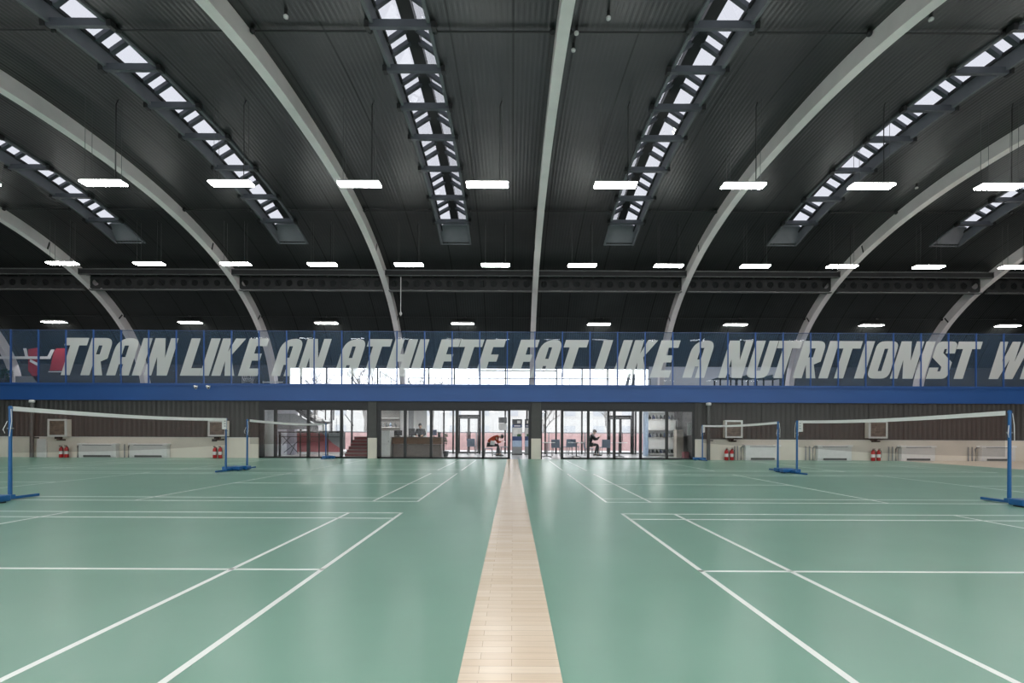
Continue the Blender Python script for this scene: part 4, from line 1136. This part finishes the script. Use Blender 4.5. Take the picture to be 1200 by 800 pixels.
# ------------------------------------------------------------------ lobby: chairs, tables, display things
def chair_proto(m):
    root = empty('lobby_chair', '', 'chair')
    mb = MB(); mb.box(-0.23, 0.23, -0.22, 0.22, 0.43, 0.47, 0, 0.015); mb.build('seat', m, root)
    mb = MB(); mb.prism([(0.19, 0.46), (0.23, 0.46), (0.29, 0.86), (0.25, 0.86)], 'X', -0.22, 0.22); mb.build('backrest', m, root)
    for sx in (-1, 1):
        for sy in (-1, 1):
            mb = MB(); mb.bar((sx*0.18, sy*0.17, 0.44), (sx*0.22, sy*0.21, 0.0), 0.016, n=8); mb.build('leg', M['greyd'], root)
    return root
def table_proto():
    root = empty('lobby_table', '', 'table')
    mb = MB(); mb.lathe(0, 0, [(0.001, 0.70), (0.40, 0.70), (0.40, 0.73), (0.001, 0.73)], 24); mb.build('tabletop', M['white'], root)
    mb = MB(); mb.bar((0,0,0.02), (0,0,0.70), 0.03); mb.build('pedestal', M['greyd'], root)
    for k in range(4):
        a = PI/4 + k*PI/2; mb = MB(); mb.bar((0,0,0.06), (0.30*math.cos(a), 0.30*math.sin(a), 0.015), 0.018, n=6); mb.build('leg', M['greyd'], root)
    return root
ch0 = chair_proto(M['bluecloth'])
CH = [(652, 26.3, 2.9, 'blue grey lobby chair behind the open bay, closest to the column'), (664.5, 27.6, -2.6, 'blue grey lobby chair just behind the second mullion past the column'), (678, 28.2, 2.6, 'blue grey lobby chair behind the seated person in black'),
      (708.5, 26.8, 3.3, 'blue grey lobby chair standing between the person in black and the double door'), (591.5, 26.6, -1.45, 'blue grey lobby chair beside the person in orange red'), (572.6, 26.0, 1.57, 'blue grey lobby chair under the person in orange red'),
      (690.2, 26.9, 1.57, 'blue grey lobby chair under the person in black'), (552.5, 28.0, 0.2, 'blue grey lobby chair before the glass double door past the reception desk')]
for i, (p, y, rz, lab) in enumerate(CH):
    if i == 2: 
        x = WX(p, y) - 0.25
    else: x = WX(p, y)
    r = ch0 if i == 0 else copy_tree(ch0)
    r.location = (x, y, 0); r.rotation_euler = (0, 0, rz); r.scale = (1, 1, 0.84 if i in (5, 6) else 1); tag(r, lab, 'chair', 'blue grey lobby chairs')
tb = table_proto()
for i, (p, y, lab) in enumerate(((641.0, 25.2, 'round white lobby table beside the column in the open bay'), (675.5, 25.1, 'round white lobby table between the chairs and the person in black'), (725.5, 25.4, 'round white lobby table in front of the second double door'), (583.5, 27.6, 'round white lobby table behind the person in orange red'))):
    r = tb if i == 0 else copy_tree(tb)
    r.location = (WX(p, y), y, 0); tag(r, lab, 'table', 'round lobby tables')
def display_stand(pa, pb, Y, lab, alt=False):
    xa, xb = bx(pa, pb, Y); w = (xb-xa)/2
    root = empty('display_stand', lab, 'display', ((xa+xb)/2, Y, 0), 0, 'advertising display stands by the open door')
    h = WZ(491, Y)
    mb = MB(); mb.box(-w-0.02, w+0.02, -0.15, 0.15, 0, 0.07, 0, 0.01); mb.build('base', M['greyd'], root)
    mb = MB(); mb.box(-w, w, -0.03, 0.03, 0.07, h, 0, 0.006); mb.build('panel', M['greyd'], root)
    mb = MB(); y = -0.034
    def band(z0, z1, u0, u1, mi): mb.box(-w+2*w*u0, -w+2*w*u1, y, -0.028, 0.07+(h-0.07)*z0, 0.07+(h-0.07)*z1, mi)
    band(0.0, 0.20, 0.03, 0.97, 0); band(0.20, 0.38, 0.03, 0.97, 1); band(0.38, 0.50, 0.03, 0.97, 2); band(0.50, 0.76, 0.03, 0.97, 3); band(0.76, 0.84, 0.03, 0.97, 2); band(0.84, 0.99, 0.03, 0.97, 4)
    y = -0.038
    band(0.56, 0.70, 0.15, 0.55, 5); band(0.50, 0.57, 0.5, 0.9, 6); band(0.88, 0.96, 0.5, 0.85, 5); band(0.79, 0.82, 0.2, 0.85, 5)
    mb.build('picture', [M['grey'], M['sky'], M['navy'], M['offwhite'], M['greyd'], M['white'], M['green']], root)
display_stand(600.2, 611.8, 27.6, 'tall display stand with blue picture panel seen through the open door')
display_stand(615.0, 619.5, 27.9, 'narrow blue display stand partly behind the open door frame')
box_thing('hanging_sign', 584.2, 594, 489, 495.3, 28.55, 0.05, M['greyd'], 'dark grey sign board hanging inside the outer glazing above the white notice', 'sign')
box_thing('notice_sign', 584.4, 593.8, 496, 504, 28.6, 0.03, M['offwhite'], 'white notice sheet on the outer glazing below the dark sign', 'notice')
# merchandise display on the right-hand lobby end
Ys = 26.8
root = empty('display_shelf', 'white merchandise display wall with dark rows behind the last clear pane', 'shelf', (0, Ys, 0))
xa, xb = bx(757, 792.5, Ys); zt = WZ(481.5, Ys)
mb = MB(); mb.box(xa, xb, 0.35, 0.45, 0.0, zt); mb.build('back_panel', M['white'], root)
mb = MB(); mb.box(xa-0.05, xa+0.12, 0.0, 0.45, 0.0, zt, 0, 0.01); mb.build('end_panel', M['sky'], root)
levels = (WZ(491, Ys), WZ(512.2, Ys), 0.12)
for z in levels:
    mb = MB(); mb.box(xa+0.12, xb, -0.02, 0.35, z-0.035, z); mb.build('shelf_board', M['white'], root)
for za, zb2 in ((WZ(503, Ys), WZ(491.6, Ys)), (WZ(525, Ys), WZ(513.4, Ys))):
    mb = MB(); mb.box(xa+0.14, xb-0.02, 0.02, 0.05, za, zb2); mb.build('white_board', M['white'], root)
def shoe_mesh():
    mb = MB()
    prof = [(-0.13, 0.06, 0.10), (-0.08, 0.065, 0.13), (-0.02, 0.06, 0.10), (0.05, 0.055, 0.075), (0.11, 0.05, 0.055), (0.14, 0.035, 0.03)]
    vs, fs = [], []
    for x, w, h in prof:
        for k in range(8):
            a = PI*k/7; vs.append((w*0.75*math.cos(a), x, 0.02 + h*math.sin(a)))
    n_ = 8
    for i in range(len(prof)-1):
        for k in range(n_-1): fs.append((i*n_+k, i*n_+k+1, (i+1)*n_+k+1, (i+1)*n_+k))
        fs.append((i*n_+n_-1, i*n_, (i+1)*n_, (i+1)*n_+n_-1))
    fs += [list(range(n_)), list(range(len(prof)*n_-n_, len(prof)*n_))[::-1]]
    mb.add(vs, fs)
    mb.prism([(-0.045, -0.135), (0.045, -0.135), (0.045, 0.09), (0.025, 0.145), (-0.025, 0.145), (-0.045, 0.09)], 'Z', 0, 0.022, 1)
    return mb
sh_protos = []
rowword = {0: 'top', 1: 'middle', 2: 'bottom'}
for li, z in enumerate(levels):
    for j in range(7):
        m_ = [M['black'], M['greyd'], M['grey'], M['navy']][(j*7+li*3) % 4]
        key = (j*7+li*3) % 4
        ex = [q for q in sh_protos if q[0] == key]
        if ex: o = ex[0][1].copy(); COL.objects.link(o)
        else:
            o = shoe_mesh().build('shoe', [m_, M['offwhite']]); sh_protos.append((key, o))
        o.location = (xa+0.25+(xb-xa-0.40)*j/6.0, Ys+0.16, z+0.001); o.rotation_euler = (0, 0, PI + (0.12 if j % 2 else 0.05)); o.scale = (1.0, 1.1, 1.9 if li != 2 else 1.6)
        tag(o, 'small dark shoe standing in the %s row of the white display wall' % rowword[li], 'shoe', 'shoes in the %s row of the display wall' % rowword[li])
box_thing('beige_cabinet', 793, 801, 502.5, 535, 25.2, 0.5, mat('beige_board', (0.33, 0.30, 0.26), 0.6), 'tall beige cabinet beside the merchandise display wall', 'cabinet', 0.01, 0.0)
box_thing('paper_sign', 805.2, 810.2, 495, 509, 24.0, 0.03, M['offwhite'], 'white notice sheet at the dark end of the glazed front', 'notice')
mb = MB(); mb.box(WX(794, 26.0), 8.6, 26.0, 26.1, 0, Z_FAS0-0.05); structure(mb.build('wall_lobby_end', M['column']))
box_thing('red_bin', 801.8, 808, 528.5, 535.5, 24.6, 0.35, mat('dull_red', (0.16, 0.03, 0.04), 0.6), 'low dull red bin standing beside the beige cabinet', 'bin', 0.02, 0.0)

# ------------------------------------------------------------------ people
def skin_obj(name, verts, edges, radii, m, parent, roots=(0,), levels=2):
    me = bpy.data.meshes.new(name); me.from_pydata([tuple(v) for v in verts], edges, []); me.materials.append(m)
    o = bpy.data.objects.new(name, me); COL.objects.link(o)
    sk = o.modifiers.new('skin', 'SKIN'); sk.use_smooth_shade = True
    if not me.skin_vertices: me.skin_vertices.new()
    for i, r in enumerate(radii):
        d = me.skin_vertices[0].data[i]; d.radius = (r, r) if not isinstance(r, tuple) else r; d.use_root = i in roots
    ss = o.modifiers.new('sub', 'SUBSURF'); ss.levels = levels; ss.render_levels = levels
    if parent is not None: o.parent = parent
    return o
class Skel:
    def __init__(s): s.v, s.e, s.r, s.roots = [], [], [], []
    def add(s, p, r, parent=None, root=False):
        s.v.append(Vector(p)); s.r.append(r); i = len(s.v)-1
        if parent is not None: s.e.append((parent, i))
        if root: s.roots.append(i)
        return i
def person(lab, loc, rz, J, jacket, trousers, hair_m, puff=1.0):
    """J: joints facing +Y: pelvis, waist, chest, neck, head, (L/R) shoulder, elbow, wrist, hip, knee, ankle"""
    root = empty('person', lab, 'person', loc, rz)
    V = {k: Vector(v) for k, v in J.items()}
    b = Skel()
    pe = b.add(V['pelvis'], (0.145, 0.11), None, True); wa = b.add(V['waist'], (0.13, 0.095), pe); chs = b.add(V['chest'], (0.125, 0.085), wa)
    nb = b.add(V['chest'].lerp(V['neck'], 0.75), (0.065, 0.055), chs); nk = b.add(V['neck'], 0.052, nb)
    up = (V['head']-V['neck']).normalized(); fw = Vector(J['look']).normalized(); fw = (fw - up*fw.dot(up)).normalized()
    h0 = b.add(V['neck'].lerp(V['head'], 0.55)+fw*0.012, (0.068, 0.074), nk); h1 = b.add(V['head'], (0.076, 0.09), h0); b.add(V['head']+up*0.075, (0.06, 0.07), h1)
    nose = V['head'] + fw*0.098 - up*0.012
    side = fw.cross(up)
    for sd, sg in (('l', -1), ('r', 1)):
        sh = b.add(V['sh_'+sd], 0.044, chs); el = b.add(V['el_'+sd], 0.036, sh); wr = b.add(V['wr_'+sd], 0.028, el)
        d = (V['wr_'+sd]-V['el_'+sd]).normalized()
        pm_ = b.add(V['wr_'+sd]+d*0.055, (0.036, 0.02), wr); pk = b.add(V['wr_'+sd]+d*0.09, (0.034, 0.016), pm_)
        hp = b.add(V['hip_'+sd], 0.088, pe); kn = b.add(V['kn_'+sd], 0.058, hp); an = b.add(V['an_'+sd], 0.038, kn)
        toe = Vector(J.get('toe', (0, 1, 0))).normalized()
        ft = b.add(V['an_'+sd]+toe*0.09-Vector((0,0,0.05)), (0.036, 0.03), an); b.add(V['an_'+sd]+toe*0.16-Vector((0,0,0.058)), 0.025, ft)
        # five separate fingers, each its own short bent chain rooted in the palm
        u = d.cross(Vector((0, 0, 1))); u = u.normalized() if u.length > 0.1 else Vector((1, 0, 0)); dn = d.cross(u).normalized()
        if dn.z > 0: dn = -dn
        for k, ln in enumerate((0.062, 0.074, 0.069, 0.052)):
            st = V['wr_'+sd]+d*0.088+u*(0.027-0.018*k)
            f0 = b.add(st, 0.0088, None, True); f1 = b.add(st+d*ln*0.5+dn*0.006, 0.0082, f0); b.add(st+d*ln*0.85+dn*0.03, 0.007, f1)
        st = V['wr_'+sd]+d*0.04+u*0.03*1
        t0 = b.add(st, 0.0105, None, True); t1 = b.add(st+d*0.025+u*0.022+dn*0.008, 0.0095, t0); b.add(st+d*0.052+u*0.03+dn*0.018, 0.008, t1)
    skin_obj('body', b.v, b.e, b.r, M['skin'], root, b.roots)
    # face: nose, ears, eyes, mouth
    mb = MB(); mb.ball(nose, (0.014, 0.014, 0.02), n=8, m=6)
    for sg in (-1, 1): mb.ball(V['head']+side*sg*0.083-up*0.005, (0.018, 0.018, 0.03), n=8, m=6)
    mb.build('ears_and_nose', M['skin'], root)
    mb = MB()
    for sg in (-1, 1): mb.ball(V['head']+fw*0.088+side*sg*0.032+up*0.015, 0.010, n=8, m=6)
    mb.build('eyes', M['black'], root)
    mb = MB(); c = V['head']+fw*0.085-up*0.055; mb.tube([c-side*0.024, c+fw*0.006, c+side*0.024], 0.006, 6); mb.build('mouth', M['redwall'], root)
    # hair: cap over the back and top of the head
    hs = MB(); c = V['head']+up*0.035-fw*0.018; n_, m_ = 16, 9
    vs, fs = [], []
    for i in range(m_+1):
        a = PI*0.66*i/m_
        for k in range(n_):
            q = 2*PI*k/n_; dcos = math.cos(q)
            aa = a*(0.72 if dcos > 0.3 else 1.0)
            vs.append(c + up*0.112*math.cos(aa) + (fw*math.cos(q)*0.112 + side*math.sin(q)*0.096)*math.sin(aa))
    for i in range(m_):
        for k in range(n_): fs.append((i*n_+k, (i+1)*n_+k, (i+1)*n_+(k+1)%n_, i*n_+(k+1)%n_))
    hs.add(vs, fs, 0, True); hs.build('hair', hair_m, root)
    # jacket
    j = Skel()
    p0 = j.add(V['pelvis'].lerp(V['waist'], 0.25), (0.165, 0.13), None, True); p1 = j.add(V['waist'], (0.155, 0.12), p0); p2 = j.add(V['chest'], (0.178, 0.132), p1); p3 = j.add(V['chest'].lerp(V['neck'], 0.72), (0.105, 0.09), p2); j.add(V['chest'].lerp(V['neck'], 1.0), (0.072, 0.07), p3)
    for sd in 'lr':
        a = j.add(V['sh_'+sd], 0.082, p2); e = j.add(V['el_'+sd], 0.06, a); j.add(V['el_'+sd].lerp(V['wr_'+sd], 0.92), 0.043, e)
    skin_obj('jacket', j.v, j.e, [tuple(q*puff for q in x) if isinstance(x, tuple) else x*puff for x in j.r], jacket, root, j.roots)
    t = Skel(); q0 = t.add(V['pelvis']+(V['waist']-V['pelvis'])*0.15, (0.155, 0.12), None, True)
    for sd in 'lr':
        a = t.add(V['hip_'+sd], 0.102, q0); k_ = t.add(V['kn_'+sd], 0.072, a); t.add(V['kn_'+sd].lerp(V['an_'+sd], 0.99), 0.054, k_)
    skin_obj('trousers', t.v, t.e, t.r, trousers, root, t.roots)
    for sd in 'lr':
        toe = Vector(J.get('toe', (0, 1, 0))).normalized(); a = V['an_'+sd]
        mb = MB(); mb.tube([a+Vector((0,0,-0.04))-toe*0.06, a+Vector((0,0,-0.035))+toe*0.05, a+Vector((0,0,-0.05))+toe*0.16, a+Vector((0,0,-0.055))+toe*0.20], [0.042, 0.046, 0.038, 0.018], 10)
        mb.build('shoe', M['blackcloth'], root)
    return root
# seated, bent far forward
bent = dict(pelvis=(0,-0.0,0.60), waist=(0,0.08,0.83), chest=(0,0.28,0.99), neck=(0,0.49,1.02), head=(0,0.61,0.99), look=(0,0.75,-0.65),
            sh_l=(-0.19,0.38,0.96), sh_r=(0.19,0.38,0.96), el_l=(-0.23,0.46,0.70), el_r=(0.23,0.46,0.70), wr_l=(-0.10,0.62,0.74), wr_r=(0.10,0.62,0.74),
            hip_l=(-0.09,0.04,0.59), hip_r=(0.09,0.04,0.59), kn_l=(-0.12,0.47,0.55), kn_r=(0.12,0.47,0.55), an_l=(-0.09,0.40,0.09), an_r=(0.10,0.55,0.09))
person('person in orange red jacket bent far forward on a lobby chair', (WX(573, 26.0), 26.0, 0), -PI/2, bent, M['orange'], M['darkcloth'], M['hair'], 1.18)
mb = MB(); X = WX(577, 25.7); mb.box(-0.11, 0.11, -0.01, 0.01, 0.0, 0.22, 0, 0.004); o = mb.build('white_bag', M['white']); o.location = (X, 25.72, 0.57); o.rotation_euler = (0.3, 0.1, 0)
tag(o, 'small white bag in the lap of the person in orange red', 'bag')
sit = dict(pelvis=(0,0.0,0.60), waist=(0,0.02,0.74), chest=(0,0.12,0.98), neck=(0,0.22,1.14), head=(0,0.28,1.24), look=(0,1,-0.25),
           sh_l=(-0.19,0.14,1.05), sh_r=(0.19,0.14,1.05), el_l=(-0.23,0.33,0.82), el_r=(0.23,0.36,0.84), wr_l=(-0.10,0.50,0.98), wr_r=(0.10,0.52,1.0),
           hip_l=(-0.09,0.04,0.59), hip_r=(0.09,0.04,0.59), kn_l=(-0.12,0.46,0.58), kn_r=(0.11,0.44,0.58), an_l=(-0.07,0.31,0.09), an_r=(0.10,0.44,0.09))
person('person in black clothes seated on a lobby chair, arms raised to the chest', (WX(690.5, 26.9), 26.9, 0), -PI/2, sit, M['blackcloth'], M['blackcloth'], M['hair'])
stand = dict(pelvis=(0,0,0.88), waist=(0,0.03,1.05), chest=(0,0.07,1.24), neck=(0,0.10,1.41), head=(0,0.13,1.52), look=(0,1,-0.3),
             sh_l=(-0.18,0.07,1.33), sh_r=(0.18,0.07,1.33), el_l=(-0.25,0.14,1.08), el_r=(0.25,0.14,1.08), wr_l=(-0.15,0.36,1.03), wr_r=(0.15,0.36,1.03),
             hip_l=(-0.09,0,0.86), hip_r=(0.09,0,0.86), kn_l=(-0.10,0.02,0.47), kn_r=(0.10,0.02,0.47), an_l=(-0.10,0,0.09), an_r=(0.10,0,0.09))
person('dark haired person in black standing behind the reception desk', (WX(493, 26.6), 26.6, 0), PI, stand, M['blackcloth'], M['blackcloth'], M['hair'])

# ------------------------------------------------------------------ outside
root = empty('red_fence', 'long red fence running outside behind the lobby glazing', 'fence', (0, 34.0, -0.02))
mb = MB(); mb.box(-40, 40, 0, 0.06, 0.06, 1.22); mb.build('screen', M['redfence'], root)
mb = MB(); mb.box(-40, 40, -0.02, 0.08, 1.22, 1.27); mb.build('top_rail', M['grey'], root)
pf = None
for k in range(-8, 9):
    if pf is None: mb = MB(); mb.box(-0.03, 0.03, -0.06, 0.0, 0, 1.24); pf = mb.build('post', M['grey'], root); o = pf
    else: o = pf.copy(); COL.objects.link(o)
    o.location = (k*2.4, 0, 0)
root = empty('far_building', 'pale rendered building far outside beyond the red fence', 'building', (0, 75, -0.02))
mb = MB(); mb.box(-60, 60, 0, 12, 0, 6.2); mb.build('wall', M['render'], root)
mb = MB(); mb.box(-60.3, 60.3, -0.3, 12.3, 6.2, 6.5); mb.build('roof_edge', M['grey'], root)
wf = None
for k in range(-10, 11):
    for z in (1.0, 3.8):
        if wf is None: mb = MB(); mb.box(-0.8, 0.8, -0.05, 0.02, 0, 1.4); wf = mb.build('window', M['offgrey'], root); o = wf
        else: o = wf.copy(); COL.objects.link(o)
        o.location = (k*4.2, 0, z)
def tree(x, y, h, seed, lab):
    rnd = random.Random(seed)
    root = empty('bare_tree', lab, 'tree', (x, y, -0.02), 0, 'bare trees outside')
    tr = MB(); br = MB()
    def grow(p, d, l, r, lev, mb):
        q = p + d*l
        mb.bar(p, q, r, r*0.65, n=6 if lev < 2 else 4)
        if lev >= 4: return
        for k in range(3 if lev else 4):
            nd = (d + Vector((rnd.uniform(-.75,.75), rnd.uniform(-.75,.75), rnd.uniform(-.1,.5)))).normalized()
            grow(p + d*l*rnd.uniform(0.55, 1.0), nd, l*rnd.uniform(0.6, 0.8), r*0.55, lev+1, br)
    grow(Vector((0,0,0)), Vector((0,0,1)), h*0.32, h*0.018, 0, tr)
    tr.build('trunk', M['bark'], root); br.build('branches', M['bark'], root)
TR = [(-20, 52, 9.5, 'bare tree outside behind the staircase glazing'), (-13.2, 46, 10.5, 'bare tree outside behind the word AN'), (-9.8, 56, 11, 'bare tree outside behind the letters AT'), (-7.2, 46, 8.0, 'bare tree outside behind the letter H'),
      (3.5, 58, 6.5, 'low bare tree outside behind the EAT side of the lobby'), (9.5, 50, 6.0, 'low bare tree outside behind the second double door')]
for i, (x, y, h, lab) in enumerate(TR): tree(x, y, h, 11+i, lab)

# ------------------------------------------------------------------ world, camera, view
w = bpy.data.worlds.new('overcast'); SC.world = w; w.use_nodes = True
bg = w.node_tree.nodes['Background']; bg.inputs['Color'].default_value = (0.95, 0.965, 1.0, 1); bg.inputs['Strength'].default_value = 4.0

cam = bpy.data.cameras.new('camera'); co = bpy.data.objects.new('camera', cam); COL.objects.link(co)
cam.sensor_width = 36; cam.lens = 36*F/1200
cam.shift_x = -(CX-600)/1200; cam.shift_y = (CY-400)/1200
cam.clip_start = 0.05; cam.clip_end = 400
co.matrix_world = Matrix.Translation((0, 0, H)) @ Matrix.Rotation(PI/2, 4, 'X') @ Matrix.Rotation(ROLL, 4, 'Z')
SC.camera = co
SC.view_settings.view_transform = 'Standard'; SC.view_settings.look = 'None'; SC.view_settings.gamma = 1.0
SC.view_settings.use_curve_mapping = False; SC.view_settings.exposure = 0.0
SC.cycles.max_bounces = 10; SC.cycles.transparent_max_bounces = 24; SC.cycles.diffuse_bounces = 5; SC.cycles.glossy_bounces = 4
SC.cycles.caustics_reflective = False; SC.cycles.caustics_refractive = False
SC.cycles.sample_clamp_indirect = 6.0
SC.cycles.use_denoising = True
